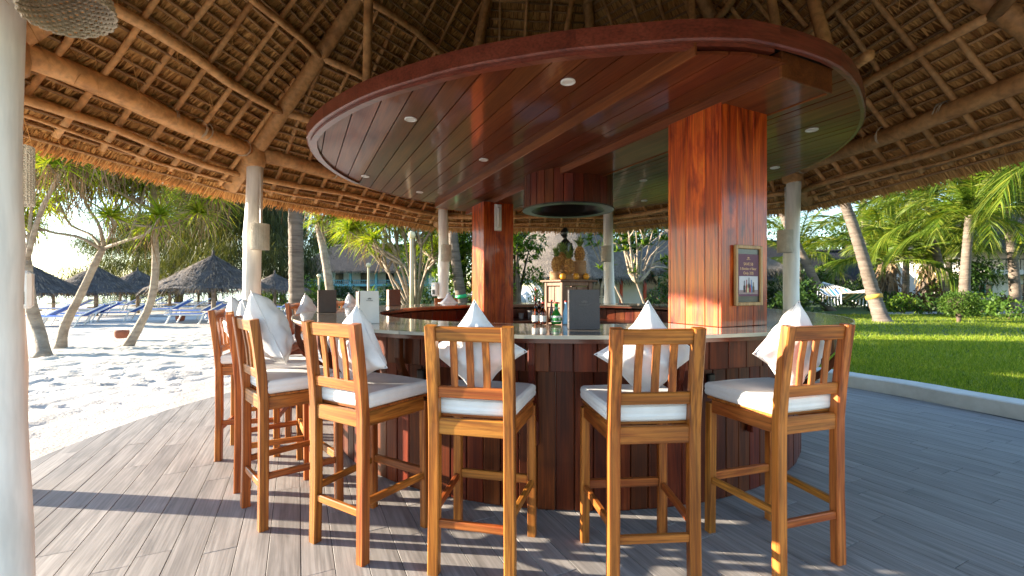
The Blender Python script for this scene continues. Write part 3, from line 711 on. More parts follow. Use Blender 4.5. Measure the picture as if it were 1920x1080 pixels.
def menu(px, py, Y, rz, w, h, front, back, label, spread=.05, both=None):
    g = at(px, py, Y); t = thing('menu_holder', label, 'menu', (g.x, g.y, ZC), rz)
    MB().cbox((0, -spread/2, h/2), (w, .006, h), .002, Matrix.Rotation(-.06, 3, 'X')).build('front_cover', M[front], t)
    MB().cbox((0, spread/2, h/2), (w, .006, h), .002, Matrix.Rotation(.06, 3, 'X')).build('back_cover', M[back], t)
    MB().cbox((-w/2+.004, 0, h/2), (.008, spread+.004, h*.96), .002).build('spine', M[back], t)
    MB().cbox((0, 0, h*.48), (w*.86, spread*.5, h*.86), .002).build('pages', M['paper'], t)
    return t
m = menu(1094, 617, 2.63, 0, .183, .235, 'menu_cover', 'menu_cover', 'charcoal menu standing open beside the small bottles'); emblem(m, M['emboss'], 0, -.0345, .155, .028)
m = menu(689, 605, 3.06, math.radians(38), .14, .225, 'paper', 'menu_brown', 'menu with a white front card and a brown back cover', .06); emblem(m, M['emboss'], 0, -.0395, .165, .02)
menu(613, 585, 4.45, math.radians(32), .17, .225, 'menu_brown', 'menu_brown', 'closed brown menu standing alone at the beach end of the counter')
menu(738, 572, 6.1, math.radians(50), .19, .225, 'menu_brown', 'copper', 'brown and copper menu on the far counter beneath the branching tree')
# bottles
M['glass_clear'] = glassmat('clear_glass', (.93, .95, .95)); M['glass_green'] = mat('green_glass', [(.01, .22, .03)], rough=.08, bump=0, vary=0, coat=1); M['glass_amber'] = glassmat('amber_glass', (.22, .05, .012))
M['red_plastic'] = mat('red_cap', [(.5, .03, .02)], rough=.4, bump=0, vary=0); M['blue_label'] = mat('blue_label', [(.25, .5, .75)], rough=.6, bump=0, vary=0)
def bottle(px, Y, h, r, body, cap, lab, label, shape=0):
    g = at(px, 600, Y); t = thing('bottle', label, 'bottle', (g.x, g.y, ZC), 0, 'bottles on the counter')
    prof = [(r*.2, .001), (r*.95, .002), (r, .01), (r, h*.5), (r*.85, h*.6), (r*.36, h*.74), (r*.33, h*.92), (r*.4, h*.93), (r*.4, h*.95)]
    if shape == 1: prof = [(r*.2, .001), (r, .002), (r*1.02, .02), (r*.8, h*.45), (r*.4, h*.7), (r*.3, h*.9), (r*.3, h*.95)]
    if shape == 2: prof = [(r*.2, .001), (r*.9, .003), (r*1.1, h*.22), (r*1.02, h*.38), (r*.45, h*.62), (r*.34, h*.75), (r*.36, h*.94)]
    MB().lathe(prof, 20).build('body', M[body], t, True)
    MB().lathe([(r*.42, h*.945), (r*.44, h*.95), (r*.42, h), (r*.1, h+.001)], 16).build('cap', M[cap], t, True)
    if lab: MB().arcbox(r*1.025, r*1.045, h*.14, h*.40, PI*1.0, PI*1.95, 12).build('label_wrap', M[lab], t)
bottle(1004, 2.98, .155, .022, 'glass_amber', 'black', 'paper', 'slim dark bottle at the outer end of the bottle row')
bottle(1011, 3.10, .165, .022, 'glass_amber', 'white_plastic', 'paper', 'amber bottle with a white cap behind the slim dark bottle')
bottle(1018, 2.97, .15, .024, 'glass_amber', 'red_plastic', 'paper', 'amber bottle with a pale label nearest the stand leg')
bottle(1043, 2.97, .15, .036, 'glass_green', 'red_plastic', 'paper', 'round green bottle with a white round label and red cap', 2)
bottle(1034, 3.12, .16, .02, 'glass_amber', 'red_plastic', None, 'brown bottle standing behind the green bottle', 1)
bottle(1061, 2.97, .158, .025, 'blue_label', 'red_plastic', None, 'pale blue cone-shaped bottle with a red spout beside the charcoal menu', 1)
M['cup'] = mat('grey_cup', [(.22, .21, .21)], rough=.3, bump=0, vary=.2)
for k, (a, r, h) in enumerate(((97, 1.72, .13), (93, 1.78, .11), (89.5, 1.7, .14), (86, 1.76, .10), (101, 1.8, .09), (91.5, 1.62, .08), (95, 1.6, .07))):
    a = math.radians(a); o = MB().lathe([(.032, .001), (.040, h), (.037, h), (.03, .008), (.002, .008)], 16, caps=False).build('cup', M['cup'], None, True)
    o.location = (BAR.x+r*math.cos(a), BAR.y+r*math.sin(a), .8555); tag(o, 'grey cup on the work shelf inside the far counter', 'cup', 'cups on the far work shelf')
# pineapple stand
SC = Vector((.66, 5.2, 0)); M['old_wood'] = wood('old_carved_wood', [(.25, (.10, .05, .03)), (.5, (.22, .12, .075)), (.75, (.30, .18, .12))], 2, .6, across=9, vary=.12)
M['ebony'] = M['menu_brown']
st = thing('carved_stand', 'old carved wooden stand topped with pineapples in the middle of the bar', 'stand', SC, math.radians(24)); w, tz = .42, 1.39
for sx in (-1, 1):
    for sy in (-1, 1): MB().cbox((sx*(w/2-.03), sy*(w/2-.03), tz/2), (.05, .05, tz), .006).build('leg', M['old_wood'], st)
for z in (.06, .80, 1.12, tz-.02):
    for (cx, cy, sx, sy) in ((0, -(w/2-.03), w-.112, .03), (0, w/2-.03, w-.112, .03), (-(w/2-.03), 0, .03, w-.112), (w/2-.03, 0, .03, w-.112)):
        MB().cbox((cx, cy, z), (sx, sy, .05), .004).build('rail', M['old_wood'], st)
for z0, z1 in ((.09, .77), (.83, 1.09), (1.15, tz-.05)):
    for sgn in (-1, 1):
        for q in (-1, 1):
            MB().cbox((q*.078, sgn*(w/2-.035), (z0+z1)/2), (.14, .012, z1-z0-.01), .004).build('panel', M['old_wood'], st)
            MB().cbox((sgn*(w/2-.035), q*.078, (z0+z1)/2), (.012, .14, z1-z0-.01), .004).build('panel', M['old_wood'], st)
MB().cbox((0, 0, tz+.012), (w+.07, w+.07, .022), .006).build('stand_top', M['old_wood'], st)
TZ = tz+.0235
M['basket'] = mat('woven_basket', [(.3, (.30, .16, .075)), (.7, (.48, .29, .15))], 9, (1, 1, 6), .8, .6, 60, vary=.1)
M['orange'] = mat('orange_peel', [(.75, .33, .03)], 8, rough=.4, bump=.2, bscale=150, vary=.08)
M['pine_skin'] = mat('pineapple_skin', [(.35, (.20, .08, .02)), (.5, (.42, .20, .05)), (.68, (.55, .33, .11))], 45, rough=.6, bump=.4, vary=.12)
M['pine_leaf'] = leafmat('pineapple_leaf', [(.10, .18, .05), (.20, .30, .09), (.34, .42, .18)], .25)
def basket(dx, dy, r, h, label):
    t = MB()
    for k in range(9): z = h*k/8; t.arcbox(r*.93, r*(1+.05*(k % 2)), z+.001, z+h/8-.002+.0005, 0, 2*PI, 24)
    o = t.build('basket', M['basket']); o.location = (SC.x+dx, SC.y+dy, TZ); tag(o, label, 'basket', 'woven pots on the carved stand')
def pineapple(dx, dy, z, s, label, seed):
    t = thing('pineapple', label, 'pineapple', (SC.x+dx, SC.y+dy, TZ+z), seed, 'pineapples on the carved stand'); n, mrows = 26, 20; R = []
    for i in range(mrows+1):
        q = i/mrows; rr = .060*s*(max(0, math.sin(PI*(.07+.86*q)))**.55); row = []
        for j in range(n):
            a = 2*PI*j/n; k = .009*s*(1 if i % 2 == 0 and (j+i//2) % 2 == 0 else (-.45))
            row.append(((rr+k)*math.cos(a), (rr+k)*math.sin(a), .19*s*q+.001))
        R.append(row)
    MB().rings(R).build('body', M['pine_skin'], t)
    N = 46; rr = np.random.default_rng(seed); az = rr.uniform(0, 2*PI, N); el = np.radians(rr.uniform(25, 88, N)); d = np.stack([np.cos(az)*np.cos(el), np.sin(az)*np.cos(el), np.sin(el)], 1)
    b = np.stack([.012*np.cos(az), .012*np.sin(az), .185*s+rr.uniform(0, .05, N)], 1); sd = np.stack([-np.sin(az), np.cos(az), 0*az], 1)
    V, F = strips(b, d, sd, rr.uniform(.12, .21, N)*s, .026*s, .4, 4, .05); npobj('leaf_crown', V, F, M['pine_leaf'], t)
basket(-.15, -.12, .075, .085, 'wide woven pot at the beach corner of the carved stand'); basket(-.01, -.16, .065, .05, 'low woven pot at the front of the carved stand'); basket(.13, -.03, .075, .2, 'tall woven pot on the garden side of the carved stand'); basket(-.06, .05, .06, .16, 'woven pot hidden behind the front pineapples')
pineapple(-.15, -.12, .085, .95, 'pineapple in the wide pot at the stand corner', 1); pineapple(-.01, -.16, .05, 1.0, 'pineapple in the low front pot', 2); pineapple(.13, -.03, .2, 1.0, 'dark pineapple in the tall pot', 3); pineapple(-.06, .05, .16, .9, 'pineapple half hidden behind the others', 4)
for dx, dy, lb in ((-.085, -.195, 'orange by the wide woven pot'), (.065, -.19, 'orange lying before the tall woven pot'), (.19, -.13, 'orange at the shaded corner of the stand top')):
    o = MB().lathe([(.004, .001), (.02, .005), (.035, .022), (.038, .04), (.033, .058), (.018, .072), (.004, .075)], 18).build('orange', M['orange'], None, True); o.location = (SC.x+dx, SC.y+dy, TZ); tag(o, lb, 'orange', 'oranges on the carved stand')
# carved black figure
fg = MB(); R = []
for z, rx, ry, ox in ((0, .075, .06, 0), (.02, .075, .06, 0), (.04, .05, .045, 0), (.12, .062, .05, .004), (.26, .07, .052, .012), (.36, .06, .045, .006), (.42, .045, .04, 0), (.50, .06, .042, -.006), (.56, .07, .04, -.004), (.60, .045, .035, 0), (.625, .024, .026, -.004), (.65, .024, .028, -.01), (.67, .036, .04, -.018), (.70, .044, .05, -.022), (.735, .044, .05, -.018), (.765, .034, .038, -.012), (.79, .02, .024, -.008), (.80, .006, .006, -.008)):
    R.append([(rx*math.cos(a)+ox, ry*math.sin(a)*(1+.06*math.sin(3*a+z*30)), z*.80) for a in [2*PI*j/18 for j in range(18)]])
o = fg.rings(R)
for sx in (-1, 1): fg.tube([(sx*.064, 0, .45), (sx*.078, -.012, .37), (sx*.07, -.035, .29), (sx*.03, -.052, .27)], [.018, .017, .014, .012], 8)
o = fg.build('figurine', M['black'], None, True); o.location = (SC.x-.01, SC.y+.16, TZ); o.rotation_euler = (0, 0, .3); tag(o, 'slim carved black wooden figure standing behind the pineapples', 'figurine')

# ------------------------------------------------------------------ poster, wall lamp, woven lamps, dispensers
M['frame_wood'] = wood('light_frame_wood', [(.25, (.30, .15, .05)), (.5, (.48, .27, .10)), (.75, (.56, .34, .15))], 2, .5, across=20, vary=.05)
M['poster'] = mat('plum_print', [(.115, .030, .065)], 4, rough=.6, bump=0, vary=0); M['print_gold'] = mat('gold_print', [(.72, .45, .22)], rough=.6, bump=0, vary=0); M['print_grey'] = mat('pale_print', [(.55, .53, .58)], rough=.6, bump=0, vary=0)
po = thing('framed_poster', 'framed plum poster about bottles of beer hung on the orange pillar', 'poster'); pw, ph = .258, .385
nrmP = -D1; base = Vector((1.30, 2.75, 0))+D2*(.105+pw/2)+nrmP*.004; po.location = (base.x, base.y, 1.40); po.rotation_euler = (0, 0, TH)
MB().cbox((0, -.004, 0), (pw-.01, .006, ph-.01), .001).build('mount', M['black'], po)
for (cx, cz, sx, sz) in ((-pw/2+.011, 0, .022, ph), (pw/2-.011, 0, .022, ph), (0, ph/2-.011, pw-.0445, .022), (0, -ph/2+.011, pw-.0445, .022)):
    MB().cbox((cx, -.010, cz), (sx, .02, sz), .003).build('frame', M['frame_wood'], po)
sh = MB().cbox((0, -.0085, .002), (pw-.06, .0016, ph-.115), .0004).build('print', M['poster'], po)
ip = MB().cbox((0, -.0102, -.062), (pw-.08, .0014, .115), .0003).build('picture', M['print_grey'], po)
tb = MB().cbox((0, -.0112, -.106), (pw-.082, .0008, .026), .0003).build('table', mat('print_table', [(.30, .22, .22)], rough=.7, bump=0, vary=0), ip)
for k, (x, h, c) in enumerate(((-.042, .075, (.02, .012, .012)), (-.02, .08, (.28, .03, .03)), (.002, .095, (.03, .03, .035)), (.025, .08, (.08, .18, .4)), (.045, .065, (.10, .06, .03)), (-.012, .052, (.6, .5, .3)), (.012, .05, (.35, .04, .05)))):
    b = MB(); y = -.0118-.0003*k; b.prism([(x-.0085, 0), (x+.0085, 0), (x+.0085, h*.5), (x+.003, h*.66), (x+.003, h), (x-.003, h), (x-.003, h*.66), (x-.0085, h*.5)], 0, .0003)
    b.v = [(p[0], y-p[2], -.108+p[1]) for p in b.v]; b.build('printed_bottle', mat('print_bottle', [c], rough=.6, bump=0, vary=0), ip)
def text(parent, s, size, x, y, z, mt):
    cu = bpy.data.curves.new('lettering', 'FONT'); cu.body = s; cu.size = size; cu.align_x = 'CENTER'; cu.extrude = .0002
    o = bpy.data.objects.new('lettering', cu); COL.objects.link(o); dg = bpy.context.evaluated_depsgraph_get(); dg.update()
    me = bpy.data.meshes.new_from_object(o.evaluated_get(dg)); bpy.data.objects.remove(o)
    me.materials.clear(); me.materials.append(mt); q = link(bpy.data.objects.new('lettering', me), parent); q.location = (x, y, z); q.rotation_euler = (PI/2, 0, 0); return q
text(sh, 'SAVE 5$', .026, 0, -.0097, .065, M['print_gold']); text(sh, '5 Bottles of Beer', .0225, 0, -.0097, .036, M['print_gold']); text(sh, 'Only 20$', .026, 0, -.0097, .007, M['print_gold'])
emblem(sh, M['print_gold'], 0, -.0097, .108, .016)
g = P2c+D2*(-.02)-D1*(PILW/2+.022); wl_ = thing('wall_lamp', 'white tube wall lamp fixed to the dark inner pillar', 'lamp', (g.x, g.y, 2.27), TH)
MB().cbox((0, .006, 0), (.10, .028, .36), .006).build('housing', M['white_plastic'], wl_); MB().tube([(0, -.016, -.13), (0, -.016, .13)], .016, 10).build('tube', M['lamp_lens'], wl_, True)
for z in (-.155, .155): MB().cbox((0, -.018, z), (.07, .03, .04), .008).build('end_cap', M['white_plastic'], wl_)
M['wicker'] = mat('bleached_wicker', [(.3, (.44, .40, .33)), (.7, (.60, .55, .47))], 14, rough=.8, bump=.3, bscale=60, vary=.06)
M['wicker_raw'] = mat('natural_wicker', [(.3, (.34, .27, .19)), (.7, (.54, .45, .34))], 14, rough=.8, bump=.3, bscale=60, vary=.06)
def wicker_mesh(r, h, nr, ns, wv=.006, th=.0075):
    m = MB()
    for k in range(nr):
        z = h*k/(nr-1); ph = PI*(k % 2); pts = [((r+wv*math.sin(ns/2*a+ph))*math.cos(a), (r+wv*math.sin(ns/2*a+ph))*math.sin(a), z+.002*math.sin(5*a+k)) for a in [2*PI*j/(ns*2) for j in range(ns*2)]]
        R = []
        for p in pts:
            p = Vector(p); o = Vector((p.x, p.y, 0)).normalized(); R.append([p+o*th*.67, p+Vector((0, 0, th)), p-o*th*.67, p-Vector((0, 0, th))])
        m.rings(R, closed=True)
    for j in range(ns):
        a = 2*PI*j/ns; m.tube([(r*math.cos(a), r*math.sin(a), -.004), (r*math.cos(a), r*math.sin(a), h+.004)], .0045, 5)
    return m
wk = wicker_mesh(.085, .27, 38, 34, .0026, .0040).mesh('shade', M['wicker'])
wick_in = MB().lathe([(.076, .01), (.076, .26)], 24, caps=False).mesh('lining', M['paper'])
def post_lamp(loc, label, cord=.55, tilt=0):
    t = thing('woven_lamp', label, 'lamp', loc, 0, 'woven lamp shades on the pavilion posts'); t.rotation_euler = (tilt, 0, 0)
    link(bpy.data.objects.new('shade', wk), t); link(bpy.data.objects.new('lining', wick_in), t)
    MB().tube([(0, 0, .26), (0, 0, .27+cord)], .004, 6).build('cord', M['white_plastic'], t)
post_lamp((-2.73, 4.80, 1.74), 'woven lamp shade hung on the post beside the big beach parasol'); post_lamp((-1.12, 7.53, 1.78), 'woven lamp shade on the post with the soap dispenser')
post_lamp((1.64, 7.70, 1.78), 'woven lamp shade on the post before the frangipani tree'); post_lamp((3.43, 5.56, 1.77), 'woven lamp shade on the post beside the hammock palms')
post_lamp((-2.37, 2.08, 1.72), 'woven lamp shade behind the near white post by the beach', .5)
t = thing('woven_lamp', 'large loosely woven lamp shade hanging under the roof edge by the near post', 'lamp', (-1.60, 1.60, 2.31)); t.rotation_euler = (.0, -.28, 0)
wicker_mesh(.13, .30, 30, 44, .004, .0058).build('shade', M['wicker_raw'], t); MB().tube([(0, 0, .29), (.1, 0, 1.0)], .005, 6).build('cord', M['pole'], t); MB().lathe([(.125, .298), (.02, .305)], 24, caps=False).build('shade_top', M['wicker_raw'], t)
def dispenser(loc, rz, label):
    t = thing('soap_dispenser', label, 'dispenser', loc, rz); MB().cbox((0, 0, 0), (.105, .09, .235), .018).build('case', M['white_plastic'], t)
    MB().cbox((0, -.046, -.05), (.05, .008, .08), .003).build('lever', M['black'], t); MB().lathe([(.012, 0), (.012, .004), (.001, .005)], 14).build('badge', M['blue_label'], t).matrix_local = Matrix.Translation((0, -.046, .06)) @ Matrix.Rotation(PI/2, 4, 'X')
dispenser((-3.04, 2.74, 1.31), math.radians(35), 'white soap dispenser on the near post by the beach'); dispenser((-1.33, 7.64, 1.30), math.radians(-20), 'white soap dispenser on the post behind the far counter')
# ------------------------------------------------------------------ vegetation builders
M['bark_pale'] = mat('pale_bark', [(.3, (.20, .15, .11)), (.55, (.34, .27, .20)), (.75, (.44, .36, .28))], 4, (1, 1, 2.5), .85, .6, 14, vary=.1, bdist=.03)
M['bark_palm'] = mat('ringed_palm_bark', [(.3, (.075, .055, .042)), (.5, (.15, .115, .088)), (.75, (.22, .175, .14))], 2, (1, 1, 7), .85, .7, 5, vary=.1, bdist=.04)
M['bark_dark'] = mat('dark_bark', [(.3, (.06, .042, .03)), (.7, (.15, .105, .075))], 4, (1, 1, 2), .9, .6, 14, vary=.1, bdist=.03)
M['strap_leaf'] = leafmat('pandanus_leaf', [(.085, .15, .010), (.17, .26, .018), (.29, .37, .025), (.40, .40, .05)], .5)
M['dead_leaf'] = leafmat('dead_leaf', [(.16, .10, .055), (.25, .17, .10), (.33, .24, .15)], .15, .8, (1, .9, .7))
M['palm_leaf'] = leafmat('coconut_leaf', [(.04, .085, .006), (.075, .135, .010), (.12, .165, .014), (.21, .22, .025)], .28)
M['casuarina'] = leafmat('casuarina_needle', [(.025, .036, .012), (.045, .056, .016), (.078, .085, .022), (.115, .11, .032)], .2, .6)
M['broadleaf'] = leafmat('broad_leaf', [(.03, .075, .008), (.06, .13, .012), (.12, .20, .02), (.20, .27, .03)], .35, .35)
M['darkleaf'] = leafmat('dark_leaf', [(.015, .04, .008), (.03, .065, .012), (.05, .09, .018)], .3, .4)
M['redleaf'] = leafmat('reddish_leaf', [(.10, .035, .03), (.14, .07, .03), (.08, .09, .03)], .3, .5)
M['bushleaf'] = leafmat('clipped_leaf', [(.03, .075, .01), (.06, .12, .015), (.11, .17, .025)], .3, .45)
def curve3(pts, n):                                # Catmull-Rom
    pts = [Vector(p) for p in pts]; P = [pts[0]*2-pts[1]]+pts+[pts[-1]*2-pts[-2]]; out = []
    for k in range(n):
        t = k/(n-1)*(len(pts)-1); i = min(int(t), len(pts)-2); f = t-i; a, b, c, d = P[i:i+4]
        out.append(.5*((2*b)+(c-a)*f+(2*a-5*b+4*c-d)*f*f+(3*b-a-3*c+d)*f**3))
    return out
def rosettes(centers, n, L, W, up=.25, droop=.5, seg=4, zlo=-.25):
    B, D, S, LL, WW, DR = [], [], [], [], [], []
    for c in centers:
        d = rand_dirs(n, zlo, 1); d = unit(d+np.array([0, 0, up])); B.append(np.array(c)+d*.06*L); D.append(d)
        S.append(unit(np.cross(d, rand_dirs(n)))*.3+perp(d)*.7); LL.append(nrng.uniform(.6, 1.1, n)*L); WW.append(nrng.uniform(.8, 1.2, n)*W); DR.append(nrng.uniform(.5, 1.2, n)*droop)
    return strips(np.concatenate(B), np.concatenate(D), unit(np.concatenate(S)), np.concatenate(LL), np.concatenate(WW), np.concatenate(DR), seg, .12)
def hanging(centers, n, L, W, spread=.35):
    B, D = [], []
    for c in centers:
        B.append(np.array(c)+nrng.normal(0, spread*.35, (n, 3))*np.array([1, 1, .4])); d = unit(np.stack([nrng.normal(0, .3, n), nrng.normal(0, .3, n), -np.ones(n)], 1)); D.append(d)
    B = np.concatenate(B); D = np.concatenate(D); N = len(B)
    return strips(B, D, perp(D+nrng.normal(0, .3, (N, 3))), nrng.uniform(.5, 1.2, N)*L, W, 0, 2, .3)
def rel(pts, o): return [Vector(p)-o for p in pts]
def pandanus(label, base, trunk, r0, r1, branches, tips_L=.95, nleaf=60, dead=26, W=.06, group='strap-leaved trees', twigs=0, limb=1.0, twz=(-.5, .4)):
    """trunk: world points; branches: lists of world points, each ends in a rosette"""
    t = thing('pandanus_tree', label, 'tree', base, 0, group); b = Vector(base)
    m = MB(); p = curve3(rel(trunk, b), 16); m.tube(p, [(r0+(r1-r0)*(i/15)**.7)*(1+.25*max(0, 1-i/2.5))*rnd.uniform(.95, 1.05) for i in range(16)], 12); m.build('trunk', M['bark_pale'], t, True)
    tips = []
    if twigs:
        for br in list(branches):
            for k in range(twigs):
                a = Vector(br[-2]).lerp(Vector(br[-1]), rnd.uniform(0, .7)); e = Vector(br[-1])+Vector((rnd.uniform(-.9, .9), rnd.uniform(-.8, .8), rnd.uniform(*twz))); branches = branches+[[a, (a+e)/2+Vector((0, 0, -.05)), e]]
    for br in branches:
        q = curve3(rel(br, b), 9); rr = (r1*.62 if len(br) > 3 else r1*.4)*limb
        MB().tube(q, [rr*(1-.45*i/8) for i in range(9)], 8).build('limb', M['bark_pale'], t, True); tips.append(q[-1])
    V, F = rosettes(tips, nleaf, tips_L*.78, W, .2, .55, 4, -.45); npobj('crown', V, F, M['strap_leaf'], t)
    if dead: V, F = hanging([x-Vector((0, 0, .05)) for x in tips], dead, tips_L*.75, W*.7, .5); npobj('dead_leaves', V, F, M['dead_leaf'], t)
    return t
# coconut fronds: shared meshes
def frond_mesh(seed, L=3.8, el=55, bend=1.0):
    r = np.random.default_rng(seed); n = 14; P = [Vector((0, 0, 0))]; a = math.radians(el); st = L/(n-1)
    for i in range(n-1): P.append(P[-1]+Vector((math.cos(a)*st, 0, math.sin(a)*st))); a -= bend*(.05+.16*i/n)
    pts = np.array([tuple(p) for p in P]); T = np.linspace(.10, .995, 78); X = np.stack([np.interp(T*(n-1), range(n), pts[:, k]) for k in range(3)], 1)
    dX = unit(np.gradient(X, axis=0)); parts = []
    for sgn in (-1, 1):
        side = np.array([0, sgn, 0.0]); lift = np.cross(dX, np.array([0, 1.0, 0])); lift = -lift*np.sign(lift[:, 2:3]+1e-6)*-1
        k = len(T); d = unit(dX*(.55+.5*T[:, None])+side*(.95-.4*T[:, None])+np.stack([np.zeros(k), np.zeros(k), r.uniform(-.25, .25, k)], 1)); LL = (.25+.85*np.sin(PI*np.clip(T, .08, .98))**.6)*.82*r.uniform(.85, 1.1, k)
        sd = unit(dX*.6+r.normal(0, .25, (k, 3))+np.array([0, 0, .35])); parts.append(strips(X, d, sd, LL, .038, r.uniform(.3, .6, k), 3, .08))
    V, F = join_np(parts); m = MB().tube(P, [.035*(1-.85*i/(n-1)) for i in range(n)], 5)
    n0 = len(V); V = np.concatenate([V, np.array(m.v, dtype=np.float32)]); Ft = [f for f in m.f if len(f) == 4]; F = np.concatenate([F, np.array(Ft)+n0])
    me = np_mesh('frond', V, F); me.materials.append(M['palm_leaf']); return me
FRONDS = [frond_mesh(1, 4.0, 80, .6), frond_mesh(2, 3.9, 66, .85), frond_mesh(3, 3.9, 45, 1.05), frond_mesh(4, 3.6, 18, 1.15), frond_mesh(5, 3.3, -8, .9)]
def coconut(label, trunk, r0, r1, scale=1.0, nf=20, skirt=0, seed=0, group='coconut palms in the garden', band=None, up=5):
    r = random.Random(seed); b = Vector(trunk[0]); t = thing('coconut_palm', label, 'palm tree', b, 0, group); n = 46
    p = curve3(rel(trunk, b), n); rad = []
    for i in range(n): q = i/(n-1); rad.append((r0+(r1-r0)*min(1, q*1.6)**.6)*(1+.45*max(0, 1-q*14))*(1.045 if i % 2 else .97))
    MB().tube(p, rad, 12).build('trunk', M['bark_palm'], t, True)
    for k in range(nf):
        q = k/nf; me = FRONDS[min(4, int(q*up))]; o = link(bpy.data.objects.new('frond', me), t); o.location = p[-1]-Vector((0, 0, .05+.12*q))
        o.rotation_euler = (r.uniform(-.15, .15), r.uniform(-.12, .12), k*2.399+r.uniform(-.2, .2)); s = scale*r.uniform(.88, 1.08); o.scale = (s, s, s)
    if skirt:
        V, F = hanging([p[-1]-Vector((0, 0, .2+.35*k)) for k in range(4)], skirt, .7, .12, .6); npobj('old_leaf_bases', V, F, M['dead_leaf'], t)
    if band: MB().tube([Vector(p[band[0]]), Vector(p[band[0]+1])], [rad[band[0]]*1.12]*2, 14).build('band', band[1], t, True)
    return t
def leaf_cloud(centers, radii, n_per, size, flat=.85):
    B, D = [], []
    for c, rd in zip(centers, radii):
        n = int(n_per*rd*rd); d = rand_dirs(n); rr = rd*nrng.uniform(.55, 1.05, n)**.6; B.append(np.array(c)+d*rr[:, None]*np.array([1, 1, flat])); D.append(unit(d*.5+rand_dirs(n)*.9+np.array([0, 0, -.15])))
    B = np.concatenate(B); D = np.concatenate(D); N = len(B)
    return strips(B, D, perp(D+nrng.normal(0, .4, (N, 3))), size*nrng.uniform(.7, 1.3, N), size*.5, .15, 2, .05, True)
def shrub(name, label, base, w, h, n, size, mt, cat='shrub', group=None, stems=5, clumps=12, flat=.9, lo=.25):
    b = Vector(base); t = thing(name, label, cat, b, 0, group); cs, rs = [], []
    for k in range(clumps):
        a = rnd.uniform(0, 2*PI); q = math.sqrt(rnd.random())*.72; cs.append((math.cos(a)*w*q, math.sin(a)*w*q, h*rnd.uniform(lo, .86))); rs.append(rnd.uniform(.28, .45)*min(w, h*.9))
    V, F = leaf_cloud(cs, rs, n, size, flat); npobj('foliage', V, F, M[mt], t)
    m = MB()
    for k in range(stems): c = cs[k % len(cs)]; m.tube(curve3([(rnd.uniform(-.05, .05), rnd.uniform(-.05, .05), -.05), (c[0]*.35, c[1]*.35, c[2]*.55), c], 6), [.035*h/2*(1-.6*i/5) for i in range(6)], 6)
    m.build('stem', M['bark_dark'], t, True); return t

# ------------------------------------------------------------------ beach trees
def P(px, py, Y): return tuple(at(px, py, Y))
Y = 9.9
pandanus('leaning pandanus with a forked pale trunk beside the near white post', ground(112, 650), [tuple(ground(112, 652)-Vector((0, 0, .1))), P(122, 610, Y), P(150, 555, Y), P(178, 495, Y), P(195, 462, Y)], .105, .06,
    [[P(193, 470, Y), P(150, 445, Y-.3), P(95, 435, Y-.4), P(45, 415, Y-.5)], [P(193, 468, Y), P(170, 440, Y+.3), P(130, 420, Y+.4), P(110, 375, Y+.6)], [P(195, 465, Y), P(215, 420, Y), P(230, 370, Y+.2)],
     [P(195, 465, Y), P(240, 450, Y-.3), P(275, 438, Y-.5), P(300, 405, Y-.5)], [P(195, 465, Y), P(185, 420, Y-.2), P(160, 380, Y-.3), P(150, 320, Y-.5)], [P(215, 420, Y), P(190, 370, Y+.3), P(195, 330, Y)], [P(240, 450, Y), P(262, 400, Y), P(265, 360, Y+.4)]], 1.0, 95, 16, .04, twigs=3, twz=(-.2, .7))
pandanus('pandanus with a stout rough trunk half hidden by the near white post', ground(80, 668), [tuple(ground(82, 670)-Vector((0, 0, .1))), P(72, 620, 8.9), P(58, 570, 8.9), P(48, 480, 8.9)], .14, .08,
    [[P(50, 490, 8.9), P(75, 400, 8.6), P(110, 330, 8.3), P(120, 290, 8.1)], [P(50, 490, 8.9), P(60, 380, 8.9), P(70, 300, 8.9)], [P(50, 490, 8.9), P(20, 420, 9), P(10, 360, 9)]], 1.0, 95, 16, .04, twigs=3, twz=(-.3, .5))
Y = 10.3
pandanus('slender pandanus with a curved pale trunk beside the big beach parasol', ground(240, 646), [tuple(ground(236, 648)-Vector((0, 0, .1))), P(262, 610, Y), P(283, 565, Y), P(292, 500, Y), P(289, 420, Y), P(288, 340, Y), P(290, 280, Y)], .095, .06,
    [[P(288, 395, Y), P(245, 372, Y-.4), P(195, 345, Y-.7), P(150, 325, Y-.8)], [P(293, 430, Y), P(330, 405, Y), P(375, 385, Y-.2), P(405, 372, Y-.3)], [P(289, 345, Y), P(250, 320, Y-.5), P(235, 300, Y-.6)], [P(289, 340, Y), P(320, 320, Y), P(345, 300, Y)],
     [P(289, 330, Y), P(280, 300, Y), P(275, 260, Y)], [P(330, 405, Y), P(355, 370, Y+.3), P(350, 330, Y+.4)], [P(245, 372, Y-.4), P(255, 345, Y), P(240, 340, Y+.3)], [P(375, 385, Y), P(410, 350, Y), P(425, 330, Y)]], 1.0, 95, 18, .04, twigs=3, twz=(-.2, .6))
